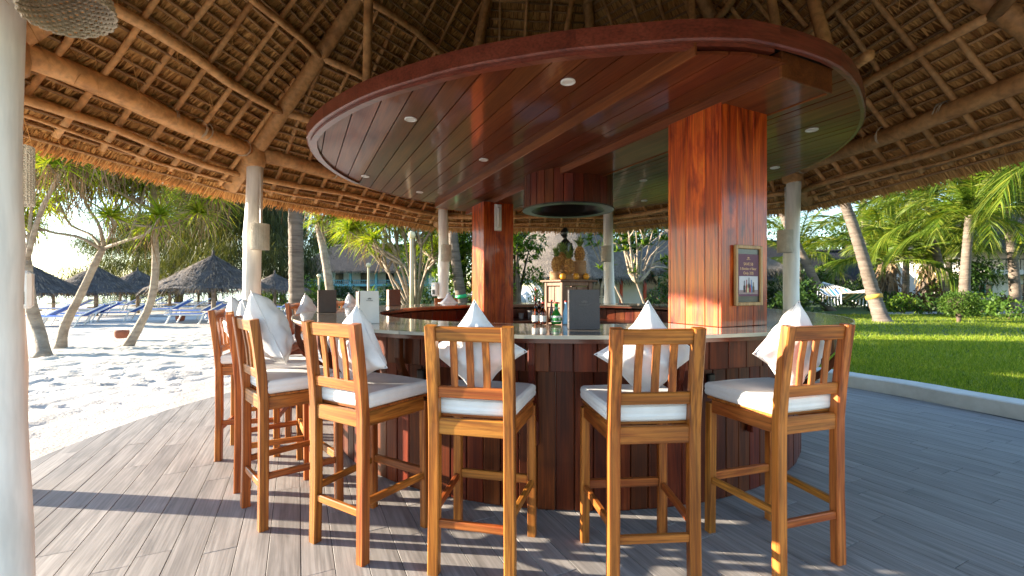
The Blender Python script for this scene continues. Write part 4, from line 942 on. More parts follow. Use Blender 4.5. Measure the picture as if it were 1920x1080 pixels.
# casuarinas: tall feathery trees at the back of the beach
def casuarina(label, x, y, h, w, n, seed, lean=0):
    r = random.Random(seed); t = thing('casuarina_tree', label, 'tree', (x, y, 0), 0, 'feathery trees behind the beach'); m = MB()
    trunk = curve3([(0, 0, -.2), (lean*.3, 0, h*.35), (lean*.7, .2, h*.7), (lean, 0, h)], 10); m.tube(trunk, [.30*(1-.8*i/9)*h/9 for i in range(10)], 8); m.build('trunk', M['bark_dark'], t, True)
    cs = []
    for k in range(30):
        z = h*r.uniform(.16, 1.0); q = min(9, int(z/h*9)); a = r.uniform(0, 2*PI); rr = w*r.uniform(.2, 1)*(1.12-.55*z/h); c = Vector(trunk[q])+Vector((math.cos(a)*rr, math.sin(a)*rr, h*.07)); cs.append(c)
        MB().tube(curve3([trunk[q], (Vector(trunk[q])+c)/2+Vector((0, 0, .3)), c], 5), [.07, .055, .045, .03, .015], 5).build('limb', M['bark_dark'], t, True)
    B, D = [], []
    for c in cs:
        k = n//len(cs); B.append(np.array(c)+nrng.normal(0, 1, (k, 3))*np.array([w*.24, w*.24, h*.055])); D.append(unit(np.stack([nrng.normal(0, .45, k), nrng.normal(0, .45, k), -nrng.uniform(.2, 1, k)], 1)))
    B = np.concatenate(B); D = np.concatenate(D); V, F = strips(B, D, perp(D+nrng.normal(0, .3, D.shape)), nrng.uniform(.35, .95, len(B)), .045, .25, 2, .3); npobj('crown', V, F, M['casuarina'], t)
for k, (px, yy, h, w, n, lab) in enumerate(((470, 30, 9, 3.4, 15000, 'tall feathery casuarina behind the post beside the big beach parasol'), (400, 33, 9.5, 3.6, 15000, 'feathery casuarina rising behind the big beach parasol'), (335, 38, 9.5, 3.6, 14000, 'feathery casuarina rising behind the curved pandanus trunk'),
                                            (250, 44, 8.5, 3.6, 12000, 'smaller casuarina over the far parasols'), (530, 36, 8, 3.2, 12000, 'casuarina behind the ringed palm trunk'), (180, 62, 8, 5, 7000, 'far pale casuarina near the sea'))):
    casuarina(lab, (px-960)/FPX*yy, yy, h, w, n, k, rnd.uniform(-1, 1))
# ------------------------------------------------------------------ palms
coconut('stout ringed palm trunk beside the white post on the beach side', [tuple(ground(556, 636)-Vector((0, 0, .1))), P(556, 560, 11.4), P(555, 460, 11.4), P(553, 330, 11.4), P(552, 150, 11.4)], .20, .17, 1, 18, 0, 3, 'palms beyond the bar')
pandanus('slim tree with a tufted crown in front of the blue house', ground(622, 590), [tuple(ground(622, 592)), P(618, 540, 20), P(607, 470, 20), P(597, 420, 20)], .2, .16, [[P(598, 430, 20), P(600, 415, 20)], [P(598, 440, 20), P(630, 425, 20), P(650, 410, 20)], [P(598, 440, 20), P(615, 405, 20), P(625, 390, 20)]], 1.25, 110, 16, .055, twigs=3, twz=(-.3, .8))
Y = 15
brs = []
for (x0, y0, x1, y1, x2, y2) in ((770, 580, 735, 520, 668, 445), (772, 580, 742, 500, 700, 420), (775, 580, 750, 490, 735, 405), (778, 580, 765, 490, 752, 400), (780, 580, 778, 480, 772, 400), (783, 580, 800, 500, 815, 460), (775, 585, 760, 500, 690, 455), (780, 585, 795, 520, 822, 470), (770, 590, 740, 540, 715, 470), (782, 580, 790, 470, 795, 410), (750, 490, 720, 450, 655, 430), (765, 490, 790, 440, 830, 420)):
    dz = rnd.uniform(-.7, .7); brs.append([P(x0, y0, Y), P(x1, y1, Y+dz), P(x2, y2, Y+dz*1.5)])
pandanus('many-branched pandanus with bare pale limbs behind the far counter', ground(776, 613), [tuple(ground(776, 614)-Vector((0, 0, .1))), P(776, 600, Y), P(776, 580, Y)], .34, .17, brs, 1.05, 85, 8, .042, twigs=3, limb=.75, twz=(0, .6))
gb = mat('green_tape', [(.02, .45, .16)], rough=.5, bump=0, vary=0); yb = mat('yellow_rope', [(.6, .33, .05)], rough=.8, bump=0, vary=0)
coconut('leaning palm trunk with a green band behind the dispenser post', [tuple(ground(878, 622)), P(868, 575, 13.5), P(856, 500, 13.5), P(846, 400, 13.5), P(840, 250, 13.5)], .20, .15, .9, 16, 0, 5, 'palms beyond the bar', (14, gb))
coconut('leaning pale palm at the tied end of the hammock next the lawn', [tuple(ground(1658, 610)-Vector((0, 0, .1))), P(1640, 560, 16.3), P(1620, 490, 16.3), P(1598, 420, 16.3), P(1570, 345, 16.3), P(1530, 230, 16.3)], .27, .17, 1.05, 20, 0, 1, band=(9, yb))
coconut('leaning palm at the far end of the hammock by the white post', [tuple(ground(1556, 586)-Vector((0, 0, .1))), P(1540, 555, 23), P(1515, 500, 23), P(1480, 430, 23), P(1450, 350, 23), P(1430, 250, 23)], .28, .18, 1.05, 18, 0, 2, band=(8, yb))
coconut('young palm with a ragged skirt behind the hammock', [tuple(ground(1672, 584)), P(1670, 540, 25), P(1666, 490, 25)], .34, .30, 1.25, 26, 60, 7, up=3.7)
coconut('young palm with a ragged skirt beside the reddish shrubs', [tuple(ground(1738, 580)), P(1738, 540, 27.5), P(1740, 492, 27.5)], .34, .28, 1.1, 24, 60, 8, up=3.7)
coconut('tall slim palm between the ragged palms and the round bush', [tuple(ground(1778, 585)), P(1772, 540, 24.5), P(1755, 470, 24.5), P(1742, 400, 24.5), P(1735, 375, 24.5)], .26, .17, 1.15, 22, 0, 9)
coconut('distant slim palm beside the tall slim palm', [tuple(ground(1785, 575)), P(1780, 520, 32), P(1778, 455, 32), P(1774, 430, 32)], .24, .17, 1.1, 18, 0, 10)
coconut('far palm behind the leaning hammock palm', [tuple(ground(1625, 569)), P(1624, 500, 38), P(1618, 380, 38), P(1612, 350, 38)], .26, .2, 1.1, 18, 0, 11)
coconut('palm behind the white post with low fronds', [tuple(ground(1500, 575)), P(1500, 530, 31), P(1496, 480, 31)], .3, .24, 1.2, 24, 0, 12, up=3.8)
coconut('near palm at the lawn side with long drooping fronds', [(21.5, 15.5, 0), (21.2, 15.4, 2), (20.7, 15.2, 5), (20.3, 15, 6.7)], .3, .2, 1.4, 30, 0, 13)
coconut('palm standing over the white house beyond the lawn', [(31.5, 24, 0), (31, 24, 4), (30.2, 24, 8.3)], .3, .2, 1.4, 24, 0, 14)
coconut('palm behind the white house beyond the lawn', [(35, 30, 0), (35, 30, 4), (34.5, 30, 9.0)], .3, .2, 1.3, 22, 0, 15)
coconut('leafy palm filling the gap beside the white house', [(20.4, 20, 0), (20.5, 20, 2.4), (20.7, 20, 4.6)], .24, .17, 1.2, 28, 0, 21, up=4.4)
coconut('palm leaning over the white house path', [(26.2, 23, 0), (26, 23, 3), (25.6, 23, 5.6)], .26, .18, 1.35, 28, 0, 22, up=4.6)
coconut('palm crown crowding behind the tall slim palm', [(27.5, 31, 0), (27.6, 31, 3), (27.4, 31, 5.4)], .26, .18, 1.3, 26, 0, 23, up=4.4)
# broadleaf trees behind the bar
def broad_tree(label, px, yy, w, z0, z1, n, size, mt='broadleaf'):
    x = (px-960)/FPX*yy; t = thing('leafy_tree', label, 'tree', (x, yy, 0), 0, 'leafy trees beyond the bar'); h = (z1-z0)/2; zc = (z0+z1)/2; cs, rs = [], []
    for k in range(16): a = rnd.uniform(0, 2*PI); q = math.sqrt(rnd.random())*.75; cs.append((math.cos(a)*w*q, math.sin(a)*w*q, zc+rnd.uniform(-.7, .7)*h)); rs.append(rnd.uniform(.25, .42)*w)
    V, F = leaf_cloud(cs, rs, n, size); npobj('crown', V, F, M[mt], t); m = MB(); m.tube([(0, 0, -.1), (.05, 0, z0*.6+.2), (0, .05, zc)], [.16, .12, .07], 8); m.build('trunk', M['bark_dark'], t, True)
    for k in range(6): MB().tube(curve3([(0, 0, z0*.6+.2), (cs[k][0]*.5, cs[k][1]*.5, (z0*.6+cs[k][2])/2+.2), cs[k]], 6), [.07, .06, .05, .04, .03, .02], 6).build('limb', M['bark_dark'], t, True)
broad_tree('glossy green tree between the dispenser post and the inner pillar', 868, 14.5, 1.3, .6, 4.3, 1500, .15); broad_tree('bright green tree behind the drum hood', 968, 13.5, .95, .7, 3.9, 2400, .13)
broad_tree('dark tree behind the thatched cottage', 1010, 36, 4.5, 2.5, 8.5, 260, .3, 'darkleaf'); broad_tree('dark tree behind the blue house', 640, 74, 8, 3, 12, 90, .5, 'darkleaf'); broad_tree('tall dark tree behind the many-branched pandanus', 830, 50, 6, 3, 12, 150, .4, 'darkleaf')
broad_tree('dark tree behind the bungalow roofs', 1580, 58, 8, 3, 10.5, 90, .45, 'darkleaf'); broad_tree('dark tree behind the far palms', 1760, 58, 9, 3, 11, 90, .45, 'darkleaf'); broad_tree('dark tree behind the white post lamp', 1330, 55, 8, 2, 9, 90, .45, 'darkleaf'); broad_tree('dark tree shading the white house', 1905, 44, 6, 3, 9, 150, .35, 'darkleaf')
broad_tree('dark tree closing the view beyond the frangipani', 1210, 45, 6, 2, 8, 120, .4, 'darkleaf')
# frangipani
def frangipani(label, base, pts_list):
    b = Vector(base); t = thing('frangipani_tree', label, 'tree', b, 0, 'frangipani trees beyond the bar'); tips = []
    for q in pts_list:
        c = curve3(rel(q, b), 7); MB().tube(c, [.045*(1-.7*i/6) if len(q) > 3 else .022*(1-.5*i/6) for i in range(7)], 7).build('limb', M['bark_pale'], t, True); tips.append(c[-1])
    V, F = rosettes(tips+[x+Vector((rnd.uniform(-.3, .3), rnd.uniform(-.3, .3), rnd.uniform(-.1, .25))) for x in tips for _ in range(2)], 15, .26, .08, .2, .3, 3, -.3); npobj('leaves', V, F, M['broadleaf'], t)
Y = 12.2; stem = [P(1213, 600, Y), P(1208, 570, Y), P(1195, 535, Y)]; L = [stem+[P(1190, 510, Y)]]
for (x1, y1, x2, y2) in ((1215, 500, 1240, 488), (1200, 495, 1205, 455), (1185, 500, 1172, 470), (1180, 490, 1160, 440), (1220, 480, 1250, 450), (1195, 470, 1192, 430), (1215, 470, 1225, 428), (1175, 470, 1150, 455), (1230, 500, 1262, 505), (1205, 450, 1215, 410), (1165, 445, 1145, 420), (1235, 455, 1245, 420), (1180, 445, 1175, 415)):
    dz = rnd.uniform(-.5, .5); L.append([P(1195, 530, Y), P((1195+x1)/2, 512, Y+dz*.5), P(x1, y1, Y+dz), P(x2, y2, Y+dz)]); L.append([P(x1, y1, Y+dz), P((x1+x2)/2+12, (y1+y2)/2, Y+dz*1.4), P(x2+rnd.uniform(8, 22), y2+rnd.uniform(-14, 12), Y+dz*1.6)])
L.append([P(1178, 600, Y), P(1165, 560, Y), P(1150, 530, Y), P(1145, 500, Y)])
frangipani('frangipani with bare forked limbs in front of the thatched cottage', tuple(at(1213, 600, Y)*Vector((1, 1, 0)) if False else Vector((at(1213, 600, Y).x, Y, .1))), L)
L2 = [[P(1128, 600, 13.5), P(1128, 540, 13.5), P(1135, 500, 13.5), P(1120, 460, 13.5)]]
for (x2, y2) in ((1095, 430), (1110, 425), (1140, 430), (1105, 450), (1150, 470), (1125, 440)): L2.append([P(1130, 505, 13.5), P((1130+x2)/2+4, (505+y2)/2+6, 13.5), P(x2, y2, 13.5+rnd.uniform(-.6, .6))])
frangipani('smaller frangipani behind the woven lamp post', (at(1128, 600, 13.5).x, 13.5, .1), L2)
# ------------------------------------------------------------------ houses
M['wall_white'] = mat('white_render', [(.3, (.66, .63, .58)), (.7, (.76, .73, .68))], 1.5, rough=.85, bump=.15, bscale=12, vary=.03)
M['wall_blue'] = mat('pale_blue_paint', [(.18, .45, .58)], 3, rough=.7, bump=0, vary=.03)
M['house_thatch'] = mat('grey_thatch', [(.3, (.014, .015, .020)), (.55, (.026, .027, .033)), (.8, (.045, .043, .046))], 3, (1, 1, 1), .95, 1.0, 16, vary=.1, streak=(5, (6, 6, 1.2), .55), bdist=.12)
M['cottage_thatch'] = mat('brown_grey_thatch', [(.3, (.12, .10, .085)), (.55, (.20, .165, .135)), (.8, (.28, .23, .19))], 3, (1, 1, 1), .95, 1.0, 16, vary=.1, streak=(5, (6, 6, 1.2), .6), bdist=.12)
M['thatch_edge'] = leafmat('grey_thatch_edge', [(.06, .05, .04), (.11, .09, .07), (.16, .13, .10)], 0, .9)
M['red_paint'] = mat('red_paint', [(.50, .07, .035)], 4, rough=.6, bump=0, vary=.05); M['teal_paint'] = mat('teal_paint', [(.01, .22, .20)], 4, rough=.5, bump=0, vary=.05)
M['window'] = mat('dark_window_glass', [(.02, .03, .03)], rough=.08, bump=0, vary=.1); M['door_wood'] = mat('door_wood', [(.05, .06, .05)], rough=.6, bump=0, vary=.1)
def box(name, mt, parent, x0, x1, y0, y1, z0, z1, ch=.01): return MB().cbox(((x0+x1)/2, (y0+y1)/2, (z0+z1)/2), (x1-x0, y1-y0, z1-z0), ch).build(name, M[mt], parent)
def hip_roof(t, x0, x1, y0, y1, ze, zr, inset, mt, edge='thatch_edge', thick=.28):
    ym = (y0+y1)/2; nxs = 18; m = MB(); V = []
    def sag(q): return q*q*.35+q*.65
    rows = 8; G = []
    for (a, b, c, d) in (((x0, y0), (x1, y0), (x1-inset, ym), (x0+inset, ym)), ((x1, y1), (x0, y1), (x0+inset, ym), (x1-inset, ym)), ((x1, y0), (x1, y1), (x1-inset, ym), (x1-inset, ym)), ((x0, y1), (x0, y0), (x0+inset, ym), (x0+inset, ym))):
        base = len(V)
        for i in range(rows+1):
            q = i/rows
            for j in range(nxs+1):
                f = j/nxs; lo = (a[0]+(b[0]-a[0])*f, a[1]+(b[1]-a[1])*f); hi = (d[0]+(c[0]-d[0])*f, d[1]+(c[1]-d[1])*f)
                z = ze+(zr-ze)*sag(q) if False else ze+(zr-ze)*q
                jz = .05*mnoise.noise(Vector((lo[0]*1.7+q*5, lo[1]*1.7, q*9))) if 0 < j < nxs else 0
                V.append((lo[0]+(hi[0]-lo[0])*q, lo[1]+(hi[1]-lo[1])*q, z+jz))
        for i in range(rows):
            for j in range(nxs): k = base+i*(nxs+1)+j; G.append((k, k+1, k+nxs+2, k+nxs+1))
    o = npobj('roof', np.array(V), np.array(G), M[mt], t, True)
    B = []; D = []
    for (p, q) in (((x0, y0), (x1, y0)), ((x1, y0), (x1, y1)), ((x0, y1), (x0, y0))):
        ln = math.hypot(q[0]-p[0], q[1]-p[1]); n = int(ln*60); f = nrng.random(n); B.append(np.stack([p[0]+(q[0]-p[0])*f, p[1]+(q[1]-p[1])*f, np.full(n, ze+.02)+nrng.uniform(-.02, .12, n)], 1))
        cx, cy = (x0+x1)/2, (y0+y1)/2; out = np.array([[(q[1]-p[1])/ln, -(q[0]-p[0])/ln, -.9]]); D.append(unit(out+nrng.normal(0, .18, (n, 3))))
    B = np.concatenate(B); D = np.concatenate(D); Vv, Ff = strips(B, D, perp(D), nrng.uniform(.15, thick+.1, len(B)), .05, .2, 1, .4); npobj('thatch_fringe', Vv, Ff, M[edge], o)
    MB().tube([(x0+inset, ym, zr), ((x0+x1)/2, ym, zr+.03), (x1-inset, ym, zr)], .16, 8).build('ridge', M[mt], o, True)
    return o
def window(t, x, y, z0, z1, w, mt='window', fr='door_wood'):
    o = box('window', mt, t, x-w/2, x+w/2, y-.02, y+.02, z0, z1); box('frame', fr, o, x-w/2-.05, x-w/2, y-.05, y+.03, z0-.05, z1+.05); box('frame', fr, o, x+w/2, x+w/2+.05, y-.05, y+.03, z0-.05, z1+.05)
    box('frame', fr, o, x-w/2, x+w/2, y-.05, y+.03, z1, z1+.05); box('sill', fr, o, x-w/2-.08, x+w/2+.08, y-.08, y+.03, z0-.11, z0-.05); box('mullion', fr, o, x-.025, x+.025, y-.04, y-.021, z0, z1); return o
# two storey blue and white house
h = thing('blue_house', 'two-storey white and pale blue house under a steep dark thatch roof', 'house', (-18.5, 55, 0)); W = 8.5
box('wall', 'wall_white', h, -W+.6, W-.6, 1.2, 7, 0, 3.6); box('balcony_floor', 'wall_blue', h, -W+.3, W-.3, -.1, 1.25, 1.55, 1.8)
for k in range(6): x = -W+.5+k*(2*W-1)/5; box('column', 'wall_blue', h, x-.14, x+.14, -.05, .23, 0, 3.5)
for k in range(5):
    x = -W+.5+(k+.5)*(2*W-1)/5; window(h, x-.2, 1.18, 2.0, 3.2, .9); box('door', 'door_wood', h, x-.8, x+.1, 1.14, 1.22, .05, 1.5); r = box('railing', 'wall_blue', h, x-1.45, x+1.45, .05, .10, 2.25, 2.32)
    for j in range(12): box('baluster', 'wall_blue', r, x-1.35+j*.245-.02, x-1.35+j*.245+.02, .05, .09, 1.8, 2.26)
hip_roof(h, -W-.7, W+.7, -.9, 8, 3.35, 6.9, 4.2, 'house_thatch')
# thatched cottage behind the frangipani
h = thing('thatched_cottage', 'round-roofed thatched cottage with red posts and an arched doorway', 'house', (4.6, 22, 0))
box('wall', 'wall_white', h, -3.0, 8.6, 1.6, 6, 0, 2.5)
for x in (-3.4, -1.6, .9, 2.1, 4.3, 6.4): MB().tube([(x, .35, 0), (x+.02, .35, 2.3)], .085, 8).build('post', M['red_paint'], h, True)
m = MB(); R = []
for i in range(10):
    q = i/9; R.append([(-1.4+(4.6*(1-q)+.05)*math.cos(a)*(1+.01*math.sin(7*a)), 3+(4.6*(1-q)+.05)*math.sin(a), 1.75+4.6*q**.9+.03*math.sin(13*a+5*q)) for a in [2*PI*j/44 for j in range(44)]])
o = m.rings(R, caps=False).build('cone_roof', M['cottage_thatch'], h, True)
n = 1100; a = nrng.uniform(0, 2*PI, n); B = np.stack([-1.4+4.6*np.cos(a), 3+4.6*np.sin(a), 1.78+nrng.uniform(-.03, .1, n)], 1); D = unit(np.stack([np.cos(a)*.6, np.sin(a)*.6, -np.ones(n)], 1)+nrng.normal(0, .18, (n, 3)))
V, F = strips(B, D, perp(D), nrng.uniform(.15, .4, n), .05, .1, 1, .4); npobj('thatch_fringe', V, F, M['thatch_edge'], o)
hip_roof(h, 1.6, 9.4, -.3, 7, 2.15, 4.6, 2.6, 'cottage_thatch')
for x in (3.2, 6.9):
    pts = [(x-.75, .3), (x+.75, .3)]+[(x+.75*math.cos(a), 1.25+.75*math.sin(a)) for a in [PI*j/12 for j in range(13)]]
    q = MB().prism(pts, 0, .05); q.v = [(p[0], 1.56-p[2], p[1]) for p in q.v]; arch = q.build('arched_door', M['window'], h)
    MB().tube([(x-.78, 1.5, 0), (x-.78, 1.5, 1.25)]+[(x-.78*math.cos(a), 1.5, 1.25+.78*math.sin(a)) for a in [PI*j/10 for j in range(1, 11)]]+[(x+.78, 1.5, 0)], .05, 8).build('frame', M['teal_paint'], arch, True); box('mullion', 'teal_paint', arch, x-.03, x+.03, 1.46, 1.5, .05, 2.0)
window(h, .1, 1.58, .9, 1.9, .8)
# bungalows beyond the lawn
h = thing('bungalow', 'long low bungalow with dark thatch behind the hammock and palms', 'house', (33, 41, 0))
box('wall', 'wall_white', h, -11.5, 11.5, 1, 6, 0, 2.4); hip_roof(h, -12.6, 12.6, -.6, 7.4, 1.95, 5.0, 3.5, 'house_thatch')
for x in (-9.5, -4.0, 2.0, 7.2): window(h, x, .97, .55, 1.65, 1.1, 'window', 'teal_paint')
for x in (-6.8, 4.8): box('door', 'red_paint', h, x-.45, x+.45, .93, .99, .05, 1.95)
h = thing('bungalow', 'bungalow with a dark thatch roof beside the poster pillar', 'house', (22.5, 36, 0))
box('wall', 'wall_white', h, -4.5, 4.2, 1, 6, 0, 2.4); hip_roof(h, -5.4, 5.2, -.6, 7.2, 1.9, 5.4, 3, 'house_thatch'); window(h, 2.2, .97, .6, 1.6, 1.0)
h = thing('white_house', 'white two-level house with a teal column beyond the garden path', 'house', (38.5, 31, 0))
box('wall', 'wall_white', h, -5, 7, 2, 8, 0, 4.2); box('balcony_slab', 'wall_white', h, -5.2, 7, -.2, 2, 2.25, 2.6); box('column', 'teal_paint', h, -1.6, -1.38, 0, .22, 0, 4.0); box('column', 'teal_paint', h, 3, 3.22, 0, .22, 0, 4.0)
window(h, -3.3, 1.97, .7, 1.6, 1.0, 'window', 'teal_paint'); window(h, -.2, 1.97, .7, 1.6, 1.0, 'window', 'teal_paint'); window(h, 2.4, 1.97, .7, 1.7, 1.0, 'window', 'teal_paint'); box('rail', 'door_wood', h, -5.1, 6.9, -.1, -.04, 3.3, 3.38)
for k in range(24): box('baluster', 'door_wood', h, -5+k*.5, -4.95+k*.5, -.1, -.05, 2.6, 3.3)
hip_roof(h, -6, 8, -1.4, 9, 4.0, 7.2, 3.5, 'house_thatch')

# ------------------------------------------------------------------ garden things
pth = MB(); c = [(17.5, 20.5), (20.5, 20.2), (25, 21.5), (31, 23.5), (40, 25), (40, 26.5), (30, 25.2), (24, 22.9), (20.5, 22), (18, 21.6)]
pth.prism(c, .10, .135); M['path'] = mat('pale_path', [(.42, .44, .46)], 2, rough=.85, bump=.3, bscale=20, vary=0); tag(pth.build('garden_path', M['path']), kind='structure')
G = .1
def gp(px, yy, z=G): return ((px-960)/FPX*yy, yy, z)
t = thing('topiary_bush', 'round clipped green bush on a stub stem at the lawn edge', 'bush', gp(1798, 15.6))
cs = [(.40*math.cos(a)*math.cos(e), .40*math.sin(a)*math.cos(e), .66+.34*math.sin(e)) for a, e in [(k*2.4, math.asin(-.8+1.75*k/40)) for k in range(41)]]
V, F = leaf_cloud(cs, [.2]*len(cs), 4200, .06); npobj('foliage', V, F, M['bushleaf'], t)
MB().lathe([(.08, -.1), (.06, .12), (.12, .35), (.35, .6), (.30, .85), (.02, .95)], 12).build('stem', M['bark_dark'], t, True)
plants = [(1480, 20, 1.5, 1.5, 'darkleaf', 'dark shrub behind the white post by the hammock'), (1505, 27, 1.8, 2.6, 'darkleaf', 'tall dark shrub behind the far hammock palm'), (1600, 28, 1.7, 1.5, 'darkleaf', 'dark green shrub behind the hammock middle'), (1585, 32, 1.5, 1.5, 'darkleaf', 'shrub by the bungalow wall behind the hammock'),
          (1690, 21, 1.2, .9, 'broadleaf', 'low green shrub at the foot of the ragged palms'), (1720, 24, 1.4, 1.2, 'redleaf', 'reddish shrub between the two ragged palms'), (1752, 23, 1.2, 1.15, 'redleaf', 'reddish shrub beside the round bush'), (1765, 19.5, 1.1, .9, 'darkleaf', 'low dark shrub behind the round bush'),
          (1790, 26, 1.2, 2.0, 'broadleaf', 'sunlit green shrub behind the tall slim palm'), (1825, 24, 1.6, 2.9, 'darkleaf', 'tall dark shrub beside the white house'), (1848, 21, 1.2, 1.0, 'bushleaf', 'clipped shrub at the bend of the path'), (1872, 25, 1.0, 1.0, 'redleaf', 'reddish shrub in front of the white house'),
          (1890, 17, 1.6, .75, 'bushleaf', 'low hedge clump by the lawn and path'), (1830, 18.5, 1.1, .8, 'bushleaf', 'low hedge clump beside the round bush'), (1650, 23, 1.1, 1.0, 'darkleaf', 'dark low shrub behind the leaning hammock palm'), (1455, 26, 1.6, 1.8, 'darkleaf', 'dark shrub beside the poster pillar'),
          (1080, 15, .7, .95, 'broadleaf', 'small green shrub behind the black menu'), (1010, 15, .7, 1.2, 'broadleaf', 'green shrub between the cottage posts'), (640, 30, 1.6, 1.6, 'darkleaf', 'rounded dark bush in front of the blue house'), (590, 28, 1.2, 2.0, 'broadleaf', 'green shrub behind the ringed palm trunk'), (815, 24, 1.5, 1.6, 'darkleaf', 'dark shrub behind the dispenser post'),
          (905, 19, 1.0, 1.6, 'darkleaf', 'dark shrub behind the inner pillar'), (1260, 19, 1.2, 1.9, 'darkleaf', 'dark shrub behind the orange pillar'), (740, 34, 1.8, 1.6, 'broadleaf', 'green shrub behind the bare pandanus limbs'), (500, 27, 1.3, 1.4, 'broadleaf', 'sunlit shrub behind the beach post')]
for (px, yy, w, hh, mt, lab) in plants: shrub('garden_shrub', lab, gp(px, yy, .05), w, hh, 620*(15/yy)**.6, .16*(yy/20)**.5, mt, 'shrub', 'shrubs in the garden beds')
# cycad-like tuft palm and clipped globe by the blue house
t = thing('cycad', 'spiky low cycad in front of the blue house', 'plant', gp(690, 22, .1)); V, F = rosettes([(0, 0, .6)], 46, 1.3, .10, .3, .5, 4, 0); npobj('leaves', V, F, M['broadleaf'], t); MB().lathe([(.16, -.1), (.18, .3), (.12, .65)], 10).build('stem', M['bark_dark'], t, True)
# hammock
A0 = Vector((gp(1543, 22.0)[0], 22.0, 1.62)); B0 = Vector((gp(1640, 16.6)[0], 16.6, 1.30)); hm = thing('hammock', 'striped fringed hammock slung between the two leaning palms', 'hammock', ((A0+B0)/2)*Vector((1, 1, 0))+Vector((0, 0, .1))); hb = Vector(hm.location)
dx = (B0-A0).normalized(); sd = Vector((-dx.y, dx.x, 0)).normalized(); E0, E1 = A0.lerp(B0, .22), A0.lerp(B0, .80); E0.z = 1.28; E1.z = 1.12
def hp(u, w): p = E0.lerp(E1, u); return p+sd*(w*.62)+Vector((0, 0, -.42*math.sin(PI*u)*(1-.45*w*w)))-hb
STR = [M['white_cloth'], mat('blue_stripe', [(.03, .16, .38)], rough=.85, bump=0, vary=0), M['white_cloth'], mat('sand_stripe', [(.42, .34, .2)], rough=.85, bump=0, vary=0), M['white_cloth'], mat('teal_stripe', [(.03, .25, .30)], rough=.85, bump=0, vary=0)]
for k in range(13):
    w0, w1 = -1+2*k/13, -1+2*(k+1)/13; R = []
    for i in range(13): u = i/12; a, b = hp(u, w0), hp(u, w1); R.append([a, b, b+Vector((0, 0, .012)), a+Vector((0, 0, .012))])
    MB().rings(R).build('cloth_stripe', STR[k % 6], hm)
for e, q in ((E0, A0), (E1, B0)):
    MB().tube([e+sd*.66-hb, e-sd*.66-hb], .025, 8).build('spreader_bar', M['bark_pale'], hm, True)
    for k in range(9): MB().tube([e+sd*(-.6+.15*k)-hb, q-hb], .008, 5).build('cord', M['white_cloth'], hm)
for sg in (-1, 1):
    for k in range(9): p = hp(.06+.11*k, sg); MB().tube([p, p+Vector((sg*.02, 0, -.16)), p+Vector((0, 0, -.42))], [.012, .02, .022], 6).build('tassel', M['white_cloth'], hm)
# hanging hoop chairs
for (px, yy, lab) in ((975, 15.5, 'white hoop chair behind the inner pillar'), (990, 16.6, 'white hoop chair beside the cottage post')):
    c = Vector(gp(px, yy, .1)); t = thing('hoop_chair', lab, 'chair', c, .5, 'white hoop chairs'); Rr = .75
    for s in (-.12, .12): MB().tube([(Rr*math.cos(a)*.8+.1*s, s, .75+.72*math.sin(a)) for a in [-.9+PI*1.35*j/20 for j in range(21)]], .03, 7).build('hoop', M['white_plastic'], t, True)
    MB().tube([(Rr*math.cos(a)*.55, Rr*math.sin(a)*.55, .03) for a in [2*PI*j/20 for j in range(21)]], .025, 6).build('base_ring', M['white_plastic'], t, True)
    b = MB(); R = [[(.33*math.sin(PI*(.2+.75*i/8))*math.cos(a)-.1, .33*math.sin(PI*(.2+.75*i/8))*math.sin(a), .35+.75*i/8) for a in [2*PI*j/16 for j in range(16)]] for i in range(9)]; b.rings(R); b.build('pod', M['white_cloth'], t, True)
# garden lamp posts
M['globe'] = mat('lamp_globe', [(.72, .62, .38)], rough=.2, bump=0, vary=0); M['lamp_pole'] = mat('cream_pole', [(.50, .38, .22)], rough=.6, bump=.1, vary=.05)
for (px, py, yy, lab) in ((772, 440, 12.6, 'tall cream lamp post beside the bare pandanus limbs'), (691, 497, 20, 'cream lamp post above the white menu card'), (598, 517, 24, 'short lamp post by the brown menu')):
    top = at(px, py, yy); t = thing('lamp_post', lab, 'lamp post', (top.x, yy, .05), 0, 'garden lamp posts'); hh = top.z-.05; MB().tube([(0, 0, -.05), (0, 0, hh-.1)], [.06, .05], 10).build('pole', M['lamp_pole'], t, True)
    MB().lathe([(.05, hh-.12), (.09, hh-.07), (.11, hh), (.085, hh+.07), (.01, hh+.10)], 16).build('globe', M['globe'], t, True)

